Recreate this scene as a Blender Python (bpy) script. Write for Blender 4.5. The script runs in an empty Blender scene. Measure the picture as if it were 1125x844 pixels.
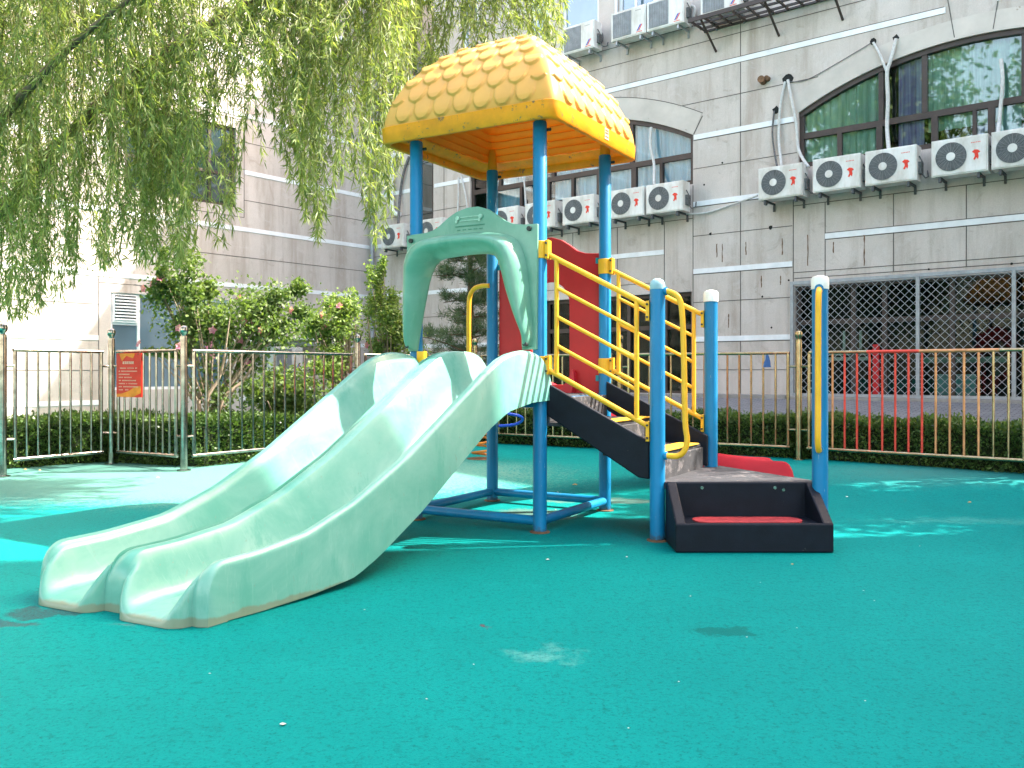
import bpy, bmesh, math, random
import numpy as np
from mathutils import Vector, Matrix
from mathutils.geometry import tessellate_polygon
R = math.radians
scene = bpy.context.scene
COL = scene.collection

# ------------------------------------------------------------------ camera
CAM_H = 1.2; F_PX = 960.0; HOR = 408.0; CX = 562.0
cam = bpy.data.cameras.new('camera'); co = bpy.data.objects.new('camera', cam); COL.objects.link(co)
co.location = (0, 0, CAM_H); co.rotation_euler = (R(90), 0, 0)
cam.sensor_width = 36.0; cam.lens = 36.0 * F_PX / 1125.0
cam.shift_y = (HOR - 422.0) / 1125.0
cam.clip_start = 0.05; cam.clip_end = 400
scene.camera = co
# ------------------------------------------------------------------ world, sun, exposure
SUN_AZ = R(8)      # direction towards the sun, from +x towards +y
SUN_EL = R(46.4)
world = bpy.data.worlds.new('World'); scene.world = world; world.use_nodes = True
nt = world.node_tree
sky = nt.nodes.new('ShaderNodeTexSky'); sky.sky_type = 'NISHITA'; sky.sun_disc = False
sky.sun_elevation = SUN_EL; sky.sun_rotation = R(90) - SUN_AZ
sky.air_density = 1.0; sky.dust_density = 2.5; sky.ozone_density = 1.0
bg = nt.nodes['Background']; bg.inputs['Strength'].default_value = 0.15
warm = nt.nodes.new('ShaderNodeMix'); warm.data_type = 'RGBA'; warm.blend_type = 'MULTIPLY'; warm.inputs[0].default_value = 1.0
warm.inputs[7].default_value = (1.22, 1.0, 0.80, 1)      # hazy city sky
nt.links.new(sky.outputs[0], warm.inputs[6]); nt.links.new(warm.outputs[2], bg.inputs['Color'])
sl = bpy.data.lights.new('sun', 'SUN'); sl.energy = 2.0; sl.angle = R(0.55); sl.color = (1.0, 0.95, 0.87)
so = bpy.data.objects.new('sun', sl); COL.objects.link(so)
sd = Vector((math.cos(SUN_EL) * math.cos(SUN_AZ), math.cos(SUN_EL) * math.sin(SUN_AZ), math.sin(SUN_EL)))
so.rotation_euler = (-sd).to_track_quat('-Z', 'Y').to_euler()
scene.view_settings.view_transform = 'Standard'; scene.view_settings.look = 'None'
scene.view_settings.gamma = 1.0; scene.view_settings.use_curve_mapping = False
scene.view_settings.exposure = 3.33
scene.cycles.max_bounces = 7; scene.cycles.transparent_max_bounces = 8
scene.cycles.caustics_reflective = False; scene.cycles.caustics_refractive = False

# ------------------------------------------------------------------ helpers
class MB:
    """collects shapes and links them as ONE mesh object"""
    def __init__(s, M=None): s.v = []; s.f = []; s.M = M; s.mi = []; s.cur = 0
    def add(s, vs, fs):
        n = len(s.v)
        s.v += [tuple(p) for p in vs]
        for f in fs: s.f.append(tuple(i + n for i in f)); s.mi.append(s.cur)
        return s
    def box(s, x0, x1, y0, y1, z0, z1):
        vs = [(x0,y0,z0),(x1,y0,z0),(x1,y1,z0),(x0,y1,z0),(x0,y0,z1),(x1,y0,z1),(x1,y1,z1),(x0,y1,z1)]
        return s.add(vs, [(0,3,2,1),(4,5,6,7),(0,1,5,4),(1,2,6,5),(2,3,7,6),(3,0,4,7)])
    def prism(s, poly, y0, y1):
        """poly in (x,z), extruded along y"""
        n = len(poly)
        vs = [(x, y0, z) for x, z in poly] + [(x, y1, z) for x, z in poly]
        fs = [tuple(range(n)), tuple(range(2*n-1, n-1, -1))]
        fs += [(i, i+n, (i+1) % n + n, (i+1) % n) for i in range(n)]
        return s.add(vs, fs)
    def prismz(s, poly, z0, z1):
        n = len(poly)
        vs = [(x, y, z0) for x, y in poly] + [(x, y, z1) for x, y in poly]
        fs = [tuple(range(n-1, -1, -1)), tuple(range(n, 2*n))]
        fs += [(i, (i+1) % n, (i+1) % n + n, i+n) for i in range(n)]
        return s.add(vs, fs)
    def plate(s, outer, holes, y0, y1):
        """flat plate in (x,z) with holes, thickness from y0 to y1"""
        loops = [outer] + holes
        flat = [p for l in loops for p in l]
        tris = tessellate_polygon([[Vector((x, z, 0)) for x, z in l] for l in loops])
        n = len(flat)
        vs = [(x, y0, z) for x, z in flat] + [(x, y1, z) for x, z in flat]
        fs = []
        for t in tris:
            a, b, c = [flat[i] for i in t]
            ar = (b[0]-a[0])*(c[1]-a[1]) - (b[1]-a[1])*(c[0]-a[0])
            if abs(ar) < 1e-9: continue
            t = t if ar > 0 else (t[0], t[2], t[1])
            fs.append(tuple(t)); fs.append((t[0]+n, t[2]+n, t[1]+n))
        k = 0
        for l in loops:
            m = len(l)
            for i in range(m):
                a, b = k+i, k+(i+1) % m
                fs.append((a, a+n, b+n, b))
            k += m
        return s.add(vs, fs)
    def tube(s, pts, r, n=10, caps=True, closed=False):
        pts = [Vector(p) for p in pts]
        rr = r if isinstance(r, (list, tuple)) else [r]*len(pts)
        m = len(pts); vs = []; fs = []
        t0 = (pts[1]-pts[0]).normalized()
        up = Vector((0,0,1)) if abs(t0.z) < 0.9 else Vector((1,0,0))
        nrm = t0.cross(up).normalized(); prev = t0
        for i, p in enumerate(pts):
            if i == 0: t = (pts[1]-pts[-1]).normalized() if closed else t0
            elif i == m-1: t = ((pts[0] if closed else pts[i])-pts[i-1]).normalized()
            else: t = ((pts[i+1]-p).normalized() + (p-pts[i-1]).normalized()).normalized()
            q = prev.rotation_difference(t); nrm = q @ nrm; prev = t
            bn = t.cross(nrm).normalized()
            for k in range(n):
                a = 2*math.pi*k/n
                vs.append(p + rr[i]*(math.cos(a)*nrm + math.sin(a)*bn))
        for i in range(m if closed else m-1):
            for k in range(n):
                a, b = i*n+k, i*n+(k+1) % n
                c, d = ((i+1) % m)*n+(k+1) % n, ((i+1) % m)*n+k
                fs.append((a, b, c, d))
        if caps and not closed:
            fs.append(tuple(range(n-1, -1, -1))); fs.append(tuple(range((m-1)*n, m*n)))
        return s.add(vs, fs)
    def lathe(s, cx, cy, prof, n=20):
        """prof: list of (r,z)"""
        vs = []; fs = []; m = len(prof)
        for r, z in prof:
            for k in range(n):
                a = 2*math.pi*k/n; vs.append((cx+r*math.cos(a), cy+r*math.sin(a), z))
        for i in range(m-1):
            for k in range(n):
                fs.append((i*n+k, i*n+(k+1) % n, (i+1)*n+(k+1) % n, (i+1)*n+k))
        fs.append(tuple(range(n-1, -1, -1))); fs.append(tuple(range((m-1)*n, m*n)))
        return s.add(vs, fs)
    def disc(s, cx, y, cz, r, n=20, th=0.004, r0=0):
        """disc facing -y"""
        if r0 == 0:
            return s.prism([(cx+r*math.cos(2*math.pi*k/n), cz+r*math.sin(2*math.pi*k/n)) for k in range(n)], y-th, y)
        o = [(cx+r*math.cos(2*math.pi*k/n), cz+r*math.sin(2*math.pi*k/n)) for k in range(n)]
        h = [(cx+r0*math.cos(2*math.pi*k/n), cz+r0*math.sin(2*math.pi*k/n)) for k in range(n)]
        n0 = len(o); vs = [(x, y-th, z) for x, z in o+h]+[(x, y, z) for x, z in o+h]; fs = []
        for k in range(n0):
            j = (k+1) % n0
            fs += [(k, j, n0+j, n0+k), (2*n0+k, 3*n0+k, 3*n0+j, 2*n0+j), (k, 2*n0+k, 2*n0+j, j), (n0+k, n0+j, 3*n0+j, 3*n0+k)]
        return s.add(vs, fs)
    def grid(s, P, closed_u=False, closed_v=False):
        nu, nv = len(P), len(P[0]); vs = [p for row in P for p in row]; fs = []
        for i in range(nu if closed_u else nu-1):
            for j in range(nv if closed_v else nv-1):
                i2, j2 = (i+1) % nu, (j+1) % nv
                fs.append((i*nv+j, i2*nv+j, i2*nv+j2, i*nv+j2))
        return s.add(vs, fs)
    def build(s, name, mat, parent=None, smooth=False, bevel=0, angle=40, fix=True):
        me = bpy.data.meshes.new(name)
        vs = s.v if s.M is None else [tuple(s.M @ Vector(p)) for p in s.v]
        me.from_pydata(vs, [], s.f)
        mats = mat if isinstance(mat, (list, tuple)) else [mat]
        for m in mats: me.materials.append(m)
        if len(mats) > 1: me.polygons.foreach_set('material_index', s.mi)
        if fix:
            bm = bmesh.new(); bm.from_mesh(me); bmesh.ops.recalc_face_normals(bm, faces=bm.faces); bm.to_mesh(me); bm.free()
        if smooth:
            me.polygons.foreach_set('use_smooth', [True]*len(me.polygons))
            me.set_sharp_from_angle(angle=R(angle))
        me.update()
        o = bpy.data.objects.new(name, me); COL.objects.link(o)
        if bevel:
            b = o.modifiers.new('bevel', 'BEVEL'); b.width = bevel; b.segments = 2; b.limit_method = 'ANGLE'; b.angle_limit = R(35)
        if parent: o.parent = parent
        return o

def tag(o, label=None, cat=None, group=None, kind=None):
    if label: o['label'] = label
    if cat: o['category'] = cat
    if group: o['group'] = group
    if kind: o['kind'] = kind
    return o
def empty(name, label, cat, loc=(0,0,0), rz=0, group=None):
    o = bpy.data.objects.new(name, None); COL.objects.link(o); o.empty_display_size = 0.2
    o.location = loc; o.rotation_euler = (0, 0, rz)
    return tag(o, label, cat, group)
def copy_tree(o, parent=None):
    c = o.copy(); COL.objects.link(c); c.parent = parent
    for ch in [x for x in bpy.data.objects if x.parent == o]: copy_tree(ch, c)
    return c
def leaves_mesh(name, V, mat, parent=None, tri=False):
    """V: (n,4,3) array of leaf quads"""
    V = np.asarray(V, dtype=np.float32); n = len(V)
    me = bpy.data.meshes.new(name)
    me.vertices.add(n*4); me.vertices.foreach_set('co', V.reshape(-1))
    me.loops.add(n*4); me.loops.foreach_set('vertex_index', np.arange(n*4, dtype=np.int32))
    me.polygons.add(n); me.polygons.foreach_set('loop_start', np.arange(0, n*4, 4, dtype=np.int32))
    me.materials.append(mat); me.update(calc_edges=True)
    o = bpy.data.objects.new(name, me); COL.objects.link(o)
    if parent: o.parent = parent
    return o
def leaf_quads(rng, P, D, L, W, droop=0.0):
    """diamond leaves at P (n,3) along direction D (n,3), length L, width W"""
    n = len(P)
    D = D/np.linalg.norm(D, axis=1, keepdims=True)
    Q = rng.normal(size=(n,3)); S = np.cross(D, Q); S /= np.linalg.norm(S, axis=1, keepdims=True)+1e-9
    L = np.asarray(L).reshape(-1,1); W = np.asarray(W).reshape(-1,1)
    mid = P + D*L*0.45; tip = P + D*L
    tip[:,2] -= droop*L[:,0]
    return np.stack([P, mid-S*W*0.5, tip, mid+S*W*0.5], axis=1)

# ---- pixel helper used to find true positions on vertical planes
def ray(px, py): return Vector(((px-CX)/F_PX, 1.0, (HOR-py)/F_PX))
def at_depth(px, py, d): r = ray(px, py); return Vector((r.x*d, d, CAM_H + r.z*d))
def at_z(px, py, z): d = (CAM_H-z)*F_PX/(py-HOR); return Vector(((px-CX)/F_PX*d, d, z))

# ------------------------------------------------------------------ materials
def newmat(name):
    m = bpy.data.materials.new(name); m.use_nodes = True
    n = m.node_tree; b = n.nodes['Principled BSDF']; return m, n, b
def N(nt, t, **k):
    n = nt.nodes.new(t)
    for a, v in k.items(): setattr(n, a, v)
    return n
def noise(nt, scale, detail=4, rough=0.6, coord='Object', stretch=None, dist=0):
    tc = N(nt, 'ShaderNodeTexCoord'); nz = N(nt, 'ShaderNodeTexNoise')
    nz.inputs['Scale'].default_value = scale; nz.inputs['Detail'].default_value = detail
    nz.inputs['Roughness'].default_value = rough; nz.inputs['Distortion'].default_value = dist
    src = tc.outputs[coord]
    if stretch:
        mp = N(nt, 'ShaderNodeMapping'); mp.inputs['Scale'].default_value = stretch
        nt.links.new(src, mp.inputs[0]); src = mp.outputs[0]
    nt.links.new(src, nz.inputs['Vector']); return nz.outputs['Fac']
def ramp(nt, fac, stops):
    r = N(nt, 'ShaderNodeValToRGB'); el = r.color_ramp.elements
    while len(el) < len(stops): el.new(0.5)
    for e, (p, c) in zip(el, stops):
        e.position = p; e.color = (*c, 1) if len(c) == 3 else c
    nt.links.new(fac, r.inputs[0]); return r.outputs[0]
def g(v): return (v, v, v)
def mix(nt, fac, a, b, mode='MIX'):
    m = N(nt, 'ShaderNodeMix', data_type='RGBA', blend_type=mode)
    for inp, val in ((m.inputs[0], fac), (m.inputs[6], a), (m.inputs[7], b)):
        if isinstance(val, (int, float)): inp.default_value = val
        elif isinstance(val, tuple): inp.default_value = (*val, 1) if len(val) == 3 else val
        else: nt.links.new(val, inp)
    return m.outputs[2]
def bump(nt, b, h, strength=0.3, dist=0.02):
    bp = N(nt, 'ShaderNodeBump'); bp.inputs['Strength'].default_value = strength; bp.inputs['Distance'].default_value = dist
    nt.links.new(h, bp.inputs['Height']); nt.links.new(bp.outputs[0], b.inputs['Normal'])
def paint(name, col, rough=0.4, var=0.2, scale=6, metal=0.0, chips=None, spec=0.3, fine=0.0, streak=None):
    m, nt, b = newmat(name)
    f = noise(nt, scale, 5, 0.65, stretch=streak)
    d = tuple(c*(1-var) for c in col); l = tuple(min(1, c*(1+var*0.6)) for c in col)
    c = ramp(nt, f, [(0.3, d), (0.7, l)])
    if chips:
        f2 = noise(nt, chips[1], 6, 0.75)
        k = ramp(nt, f2, [(chips[2], g(0)), (chips[2]+0.03, g(1))])
        c = mix(nt, k, c, chips[0])
    nt.links.new(c, b.inputs['Base Color'])
    b.inputs['Roughness'].default_value = rough; b.inputs['Metallic'].default_value = metal
    b.inputs['Specular IOR Level'].default_value = spec
    if fine: bump(nt, b, noise(nt, scale*12, 4, 0.6), fine, 0.004)
    return m
def leafmat(name, c0, c1, trans=0.35, rough=0.5):
    m, nt, b = newmat(name)
    ge = N(nt, 'ShaderNodeNewGeometry')
    c = ramp(nt, ge.outputs['Random Per Island'], [(0.0, c0), (1.0, c1)])
    nt.links.new(c, b.inputs['Base Color']); b.inputs['Roughness'].default_value = rough
    b.inputs['Specular IOR Level'].default_value = 0.35
    tr = N(nt, 'ShaderNodeBsdfTranslucent')
    c2 = mix(nt, 1.0, c, (1.3, 1.35, 0.5), 'MULTIPLY'); nt.links.new(c2, tr.inputs[0])
    ms = N(nt, 'ShaderNodeMixShader'); ms.inputs[0].default_value = trans
    nt.links.new(b.outputs[0], ms.inputs[1]); nt.links.new(tr.outputs[0], ms.inputs[2])
    nt.links.new(ms.outputs[0], nt.nodes['Material Output'].inputs['Surface'])
    return m

M = {}
M['blue'] = paint('blue_post_paint', (0.006, 0.18, 0.38), 0.38, 0.22, 3, chips=((0.22,0.2,0.2), 9, 0.71), streak=(1,1,0.35))
def dirt_foot(m, z=0.12):
    nt = m.node_tree; b = nt.nodes['Principled BSDF']; src = b.inputs['Base Color'].links[0].from_socket
    ge = N(nt, 'ShaderNodeNewGeometry'); sp = N(nt, 'ShaderNodeSeparateXYZ'); nt.links.new(ge.outputs['Position'], sp.inputs[0])
    ad = N(nt, 'ShaderNodeMath', operation='ADD'); mm = N(nt, 'ShaderNodeMath', operation='MULTIPLY'); nt.links.new(noise(nt, 25, 5, .8), mm.inputs[0]); mm.inputs[1].default_value = z*1.4
    nt.links.new(sp.outputs[2], ad.inputs[0]); nt.links.new(mm.outputs[0], ad.inputs[1])
    k = ramp(nt, ad.outputs[0], [(z*.75, g(0.85)), (z*1.15, g(0))]); c = mix(nt, k, src, (0.06, 0.055, 0.045)); nt.links.new(c, b.inputs['Base Color'])
    n2 = noise(nt, 60, 4, .7, stretch=(1,1,.15)); k = ramp(nt, n2, [(0.66, g(0)), (0.71, g(.7))]); c = mix(nt, k, c, (0.30, 0.36, 0.38)); nt.links.new(c, b.inputs['Base Color'])
dirt_foot(M['blue'])
M['yellow'] = paint('yellow_rail_paint', (0.78, 0.40, 0.02), 0.4, 0.15, 7, chips=((0.25,0.13,0.04), 22, 0.72))
M['white_cap'] = paint('white_cap_plastic', (0.72, 0.71, 0.66), 0.45, 0.12, 12)
M['blue_cap'] = paint('faded_cap_plastic', (0.25, 0.42, 0.48), 0.5, 0.2, 12)
M['black'] = paint('black_rubber_plastic', (0.005, 0.008, 0.015), 0.5, 0.3, 8, chips=((0.07,0.07,0.07), 14, 0.68), fine=0.25)
M['black'].node_tree.nodes['Principled BSDF'].inputs['Specular IOR Level'].default_value = 0.16
M['tread'] = paint('worn_tread_top', (0.042, 0.042, 0.046), 0.65, 0.45, 14, chips=((0.12,0.11,0.11), 9, 0.56), fine=0.3)
M['yellow_tread'] = paint('yellow_tread_edge', (0.75, 0.40, 0.03), 0.5, 0.2, 12, chips=((0.12,0.1,0.08), 16, 0.66))
M['red'] = paint('red_panel_plastic', (0.45, 0.012, 0.016), 0.45, 0.2, 2.5, chips=((0.4,0.09,0.09), 16, 0.7))
M['red_slide'] = paint('red_slide_plastic', (0.50, 0.02, 0.035), 0.4, 0.15, 3)
M['red_mat'] = paint('faded_red_mat', (0.36, 0.035, 0.04), 0.7, 0.4, 14, chips=((0.12,0.08,0.08), 20, 0.66))
M['bolt'] = paint('dark_bolt', (0.03, 0.035, 0.035), 0.5, 0.3, 30)
M['cyan_clip'] = paint('teal_clip', (0.01, 0.25, 0.33), 0.45, 0.2, 20)
M['soil'] = paint('soil', (0.05, 0.038, 0.026), 0.95, 0.4, 6, fine=0.5)
M['black_void'] = paint('dark_interior', (0.015, 0.017, 0.016), 0.9, 0.3, 2)

# weathered mint plastic of the slide
def mint(name, base, pale, dark):
    m, nt, b = newmat(name)
    f1 = noise(nt, 1.6, 6, 0.62, dist=0.5); f2 = noise(nt, 5, 6, 0.7, stretch=(1.0, 1.0, 0.25))
    c = ramp(nt, f1, [(0.33, dark), (0.52, base), (0.72, pale)])
    k = ramp(nt, f2, [(0.53, g(0)), (0.64, g(0.75))]); c = mix(nt, k, c, dark)
    f3 = noise(nt, 34, 4, 0.8, stretch=(1.0, 0.3, 0.3)); k3 = ramp(nt, f3, [(0.63, g(0)), (0.70, g(0.6))]); c = mix(nt, k3, c, (0.16,0.24,0.19))
    f6 = noise(nt, 7, 5, 0.75, stretch=(0.5, 5.0, 0.5)); k6 = ramp(nt, f6, [(0.58, g(0)), (0.68, g(0.25))]); c = mix(nt, k6, c, pale)
    tc = N(nt, 'ShaderNodeTexCoord'); sp = N(nt, 'ShaderNodeSeparateXYZ'); nt.links.new(tc.outputs['Object'], sp.inputs[0])
    ad = N(nt, 'ShaderNodeMath', operation='ADD'); nt.links.new(sp.outputs[2], ad.inputs[0])
    mm = N(nt, 'ShaderNodeMath', operation='MULTIPLY'); nt.links.new(f2, mm.inputs[0]); mm.inputs[1].default_value = -0.07; nt.links.new(mm.outputs[0], ad.inputs[1])
    kz = ramp(nt, ad.outputs[0], [(0.0, g(0.6)), (0.012, g(0))]); 
    c = mix(nt, kz, c, (0.2, 0.15, 0.08))
    nt.links.new(c, b.inputs['Base Color']); b.inputs['Roughness'].default_value = 0.33
    b.inputs['Specular IOR Level'].default_value = 0.55
    bump(nt, b, noise(nt, 9, 4, 0.6), 0.12, 0.01)
    return m
M['mint'] = mint('faded_mint_plastic', (0.14, 0.345, 0.285), (0.25, 0.43, 0.37), (0.075, 0.29, 0.225))
M['mint_arch'] = mint('green_arch_plastic', (0.125, 0.30, 0.225), (0.20, 0.37, 0.29), (0.08, 0.25, 0.18))

def translucent_paint(name, col, amt, **k):
    m = paint(name, col, **k); nt = m.node_tree; b = nt.nodes['Principled BSDF']
    tr = N(nt, 'ShaderNodeBsdfTranslucent'); tr.inputs[0].default_value = (*col, 1)
    ms = N(nt, 'ShaderNodeMixShader'); ms.inputs[0].default_value = amt
    nt.links.new(b.outputs[0], ms.inputs[1]); nt.links.new(tr.outputs[0], ms.inputs[2])
    nt.links.new(ms.outputs[0], nt.nodes['Material Output'].inputs['Surface']); return m
M['roof'] = translucent_paint('amber_roof_plastic', (0.72, 0.375, 0.085), 0.13, rough=0.42, var=0.14, scale=2.2, chips=((0.5,0.33,0.16), 16, 0.7))
M['roof_in'] = translucent_paint('amber_roof_inside', (0.88, 0.42, 0.03), 0.35, rough=0.5, var=0.18, scale=2)
M['rim'] = translucent_paint('roof_rim_plastic', (0.85, 0.31, 0.008), 0.10, rough=0.45, var=0.25, scale=5, chips=((0.16,0.12,0.07), 11, 0.6))

# rubber ground
def ground_mat():
    m, nt, b = newmat('turquoise_rubber_floor')
    f1 = noise(nt, 0.55, 6, 0.65); f2 = noise(nt, 150, 3, 0.7); f3 = noise(nt, 3.2, 7, 0.72); f4 = noise(nt, 26, 5, 0.7)
    c = ramp(nt, f1, [(0.3, (0.001, 0.175, 0.163)), (0.6, (0.001, 0.205, 0.190)), (0.8, (0.003, 0.235, 0.213))])
    k = ramp(nt, f3, [(0.56, g(0)), (0.8, g(0.4))]); c = mix(nt, k, c, (0.008, 0.28, 0.25))
    k = ramp(nt, f3, [(0.28, g(0.45)), (0.42, g(0))]); c = mix(nt, k, c, (0.004, 0.125, 0.12))
    k = ramp(nt, f4, [(0.36, g(0.6)), (0.47, g(0))]); c = mix(nt, k, c, (0.002, 0.11, 0.105))
    f5 = noise(nt, 62, 3, 0.8); k = ramp(nt, f5, [(0.33, g(0.75)), (0.46, g(0)), (0.60, g(0)), (0.72, g(0.45))]); k2 = ramp(nt, f5, [(0.5, (0.002,0.08,0.08)), (0.55, (0.008, 0.30, 0.27))]); c = mix(nt, k, c, k2)
    tc = N(nt, 'ShaderNodeTexCoord')
    nz = N(nt, 'ShaderNodeTexNoise'); nz.inputs['Scale'].default_value = 5; nz.inputs['Detail'].default_value = 6; nt.links.new(tc.outputs['Object'], nz.inputs['Vector'])
    ds = N(nt, 'ShaderNodeVectorMath', operation='MULTIPLY_ADD'); nt.links.new(nz.outputs['Color'], ds.inputs[0])
    ds.inputs[1].default_value = (0.5,0.5,0); nt.links.new(tc.outputs['Object'], ds.inputs[2])
    fine = noise(nt, 30, 5, 0.8)
    for (x, y, rx, ry, col, amt) in STAINS_AND_SUN:
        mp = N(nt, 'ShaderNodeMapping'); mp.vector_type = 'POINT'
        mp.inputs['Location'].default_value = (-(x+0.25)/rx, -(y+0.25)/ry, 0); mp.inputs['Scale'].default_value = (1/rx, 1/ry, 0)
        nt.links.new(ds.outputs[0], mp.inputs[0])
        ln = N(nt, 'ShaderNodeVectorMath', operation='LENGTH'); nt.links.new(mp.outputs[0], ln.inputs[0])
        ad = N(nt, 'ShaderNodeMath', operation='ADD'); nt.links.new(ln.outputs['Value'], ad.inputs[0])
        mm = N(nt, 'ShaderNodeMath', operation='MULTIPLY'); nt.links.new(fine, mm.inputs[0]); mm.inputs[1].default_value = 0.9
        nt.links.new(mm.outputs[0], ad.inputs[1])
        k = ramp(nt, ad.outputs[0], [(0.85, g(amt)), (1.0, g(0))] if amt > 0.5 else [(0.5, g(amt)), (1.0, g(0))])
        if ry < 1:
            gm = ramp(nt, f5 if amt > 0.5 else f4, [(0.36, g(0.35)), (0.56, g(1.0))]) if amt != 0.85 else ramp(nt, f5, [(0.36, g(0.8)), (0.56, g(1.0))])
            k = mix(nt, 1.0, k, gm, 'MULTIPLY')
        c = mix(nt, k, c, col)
    nt.links.new(c, b.inputs['Base Color']); b.inputs['Roughness'].default_value = 0.62
    b.inputs['Specular IOR Level'].default_value = 0.05
    bump(nt, b, f2, 0.55, 0.006)
    return m
STAINS_AND_SUN = [(-2.45, 4.12, 0.42, 0.17, (0.05,0.04,0.05), 0.7), (-3.4, 9.6, 7.5, 3.6, (0.13, 0.27, 0.22), 0.75), (4.5, 9.6, 3.4, 1.8, (0.10,0.19,0.165), 0.4), (-2.32, 4.36, 0.34, 0.14, (0.035,0.03,0.04), 0.75), (-1.85, 4.14, 0.22, 0.10, (0.10,0.06,0.07), 0.5),  # large pale left-back patch is sunlight put into the floor colour
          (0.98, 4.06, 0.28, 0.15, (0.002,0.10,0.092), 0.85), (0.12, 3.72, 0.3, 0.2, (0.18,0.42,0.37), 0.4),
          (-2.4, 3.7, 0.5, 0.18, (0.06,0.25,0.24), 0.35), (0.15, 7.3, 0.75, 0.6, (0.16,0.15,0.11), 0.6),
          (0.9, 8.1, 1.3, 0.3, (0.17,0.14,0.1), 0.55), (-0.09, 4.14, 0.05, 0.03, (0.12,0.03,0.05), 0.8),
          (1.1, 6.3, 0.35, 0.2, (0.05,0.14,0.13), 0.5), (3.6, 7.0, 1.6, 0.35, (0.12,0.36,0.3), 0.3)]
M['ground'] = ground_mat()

def stone_mat():
    m, nt, b = newmat('grey_beige_stone_cladding')
    f1 = noise(nt, 0.7, 6, 0.6); f2 = noise(nt, 1.0, 6, 0.7, stretch=(2.2, 2.2, 0.25)); f3 = noise(nt, 11, 4, 0.75); f4 = noise(nt, 60, 3, 0.6)
    c = ramp(nt, f1, [(0.3, (0.44, 0.39, 0.35)), (0.7, (0.56, 0.50, 0.46))])
    k = ramp(nt, f2, [(0.47, g(0)), (0.7, g(0.8))]); c = mix(nt, k, c, (0.32, 0.265, 0.22))
    f5 = noise(nt, 2.3, 7, 0.7, dist=1.2); k = ramp(nt, f5, [(0.56, g(0)), (0.7, g(0.5))]); c = mix(nt, k, c, (0.56, 0.52, 0.5))
    k = ramp(nt, f5, [(0.3, g(0.5)), (0.42, g(0))]); c = mix(nt, k, c, (0.27, 0.225, 0.185))
    k = ramp(nt, f3, [(0.66, g(0)), (0.78, g(0.45))]); c = mix(nt, k, c, (0.22, 0.17, 0.13))
    k = ramp(nt, f4, [(0.4, g(0.15)), (0.6, g(0))]); c = mix(nt, k, c, (0.2, 0.18, 0.16))
    nt.links.new(c, b.inputs['Base Color']); b.inputs['Roughness'].default_value = 0.75
    bump(nt, b, f3, 0.12, 0.01)
    return m
M['stone'] = stone_mat()
M['band'] = paint('pale_trim_band', (0.72, 0.73, 0.74), 0.6, 0.14, 3, chips=((0.35,0.33,0.3), 7, 0.68))
M['joint'] = paint('dark_joint', (0.11, 0.10, 0.092), 0.8, 0.3, 4)
M['arch_stone'] = paint('arch_surround_stone', (0.5, 0.455, 0.41), 0.75, 0.16, 1.5, chips=((0.3,0.25,0.2), 5, 0.66))
M['frame'] = paint('brown_window_frame', (0.055, 0.04, 0.035), 0.45, 0.25, 6)
M['white_frame'] = paint('white_window_frame', (0.7, 0.71, 0.72), 0.4, 0.1, 6)
M['grey_metal'] = paint('galvanised_grey', (0.32, 0.34, 0.36), 0.5, 0.25, 8, metal=0.3)
M['wire'] = paint('bright_wire', (0.42, 0.45, 0.48), 0.5, 0.2, 8)
def glass_mat(name, tint, rough=0.03, dark=0.85):
    m, nt, b = newmat(name)
    f = noise(nt, 0.8, 3, 0.5)
    c = ramp(nt, f, [(0.35, tuple(x*0.6 for x in tint)), (0.7, tint)])
    nt.links.new(c, b.inputs['Base Color']); b.inputs['Roughness'].default_value = rough
    b.inputs['IOR'].default_value = 1.9; b.inputs['Specular IOR Level'].default_value = 0.9
    bump(nt, b, noise(nt, 1.3, 2, 0.5), 0.08, 0.02)
    return m
M['glass_dark'] = glass_mat('dark_green_glass', (0.012, 0.035, 0.03))
M['glass_blue'] = glass_mat('blue_grey_glass', (0.12, 0.19, 0.24))
M['glass_clear'] = None
def clear_glass(ior=1.75, tint=(0.85, 0.95, 0.93, 1)):
    m, nt, b = newmat('window_glass')
    gl = N(nt, 'ShaderNodeBsdfGlossy'); gl.inputs['Roughness'].default_value = 0.02
    tr = N(nt, 'ShaderNodeBsdfTransparent'); tr.inputs[0].default_value = tint
    fr = N(nt, 'ShaderNodeFresnel'); fr.inputs[0].default_value = ior
    ms = N(nt, 'ShaderNodeMixShader'); nt.links.new(fr.outputs[0], ms.inputs[0])
    nt.links.new(tr.outputs[0], ms.inputs[1]); nt.links.new(gl.outputs[0], ms.inputs[2])
    nt.links.new(ms.outputs[0], nt.nodes['Material Output'].inputs['Surface'])
    return m
M['glass_clear'] = clear_glass()
M['glass_soft'] = clear_glass(1.5, (0.85,0.95,1,1))
M['glass_shop'] = clear_glass(1.22, (0.6,0.72,0.68,1))
def curtain(name, c0, c1):
    m, nt, b = newmat(name)
    f = noise(nt, 5, 3, 0.5, stretch=(3, 3, 0.08))
    nt.links.new(ramp(nt, f, [(0.35, c0), (0.65, c1)]), b.inputs['Base Color']); b.inputs['Roughness'].default_value = 0.9
    return m
M['curtain_green'] = curtain('green_curtain', (0.38,0.50,0.45), (0.68,0.78,0.74))
M['curtain_purple'] = curtain('purple_curtain', (0.34,0.2,0.5), (0.65,0.5,0.8))
M['curtain_white'] = curtain('white_curtain', (0.42,0.55,0.62), (0.55,0.68,0.75))
M['ac'] = paint('white_ac_case', (0.66, 0.65, 0.62), 0.45, 0.08, 4, chips=((0.4,0.36,0.3), 9, 0.68))
_m = M['ac']; _nt = _m.node_tree; _b = _nt.nodes['Principled BSDF']; _ge = N(_nt, 'ShaderNodeNewGeometry')
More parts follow.
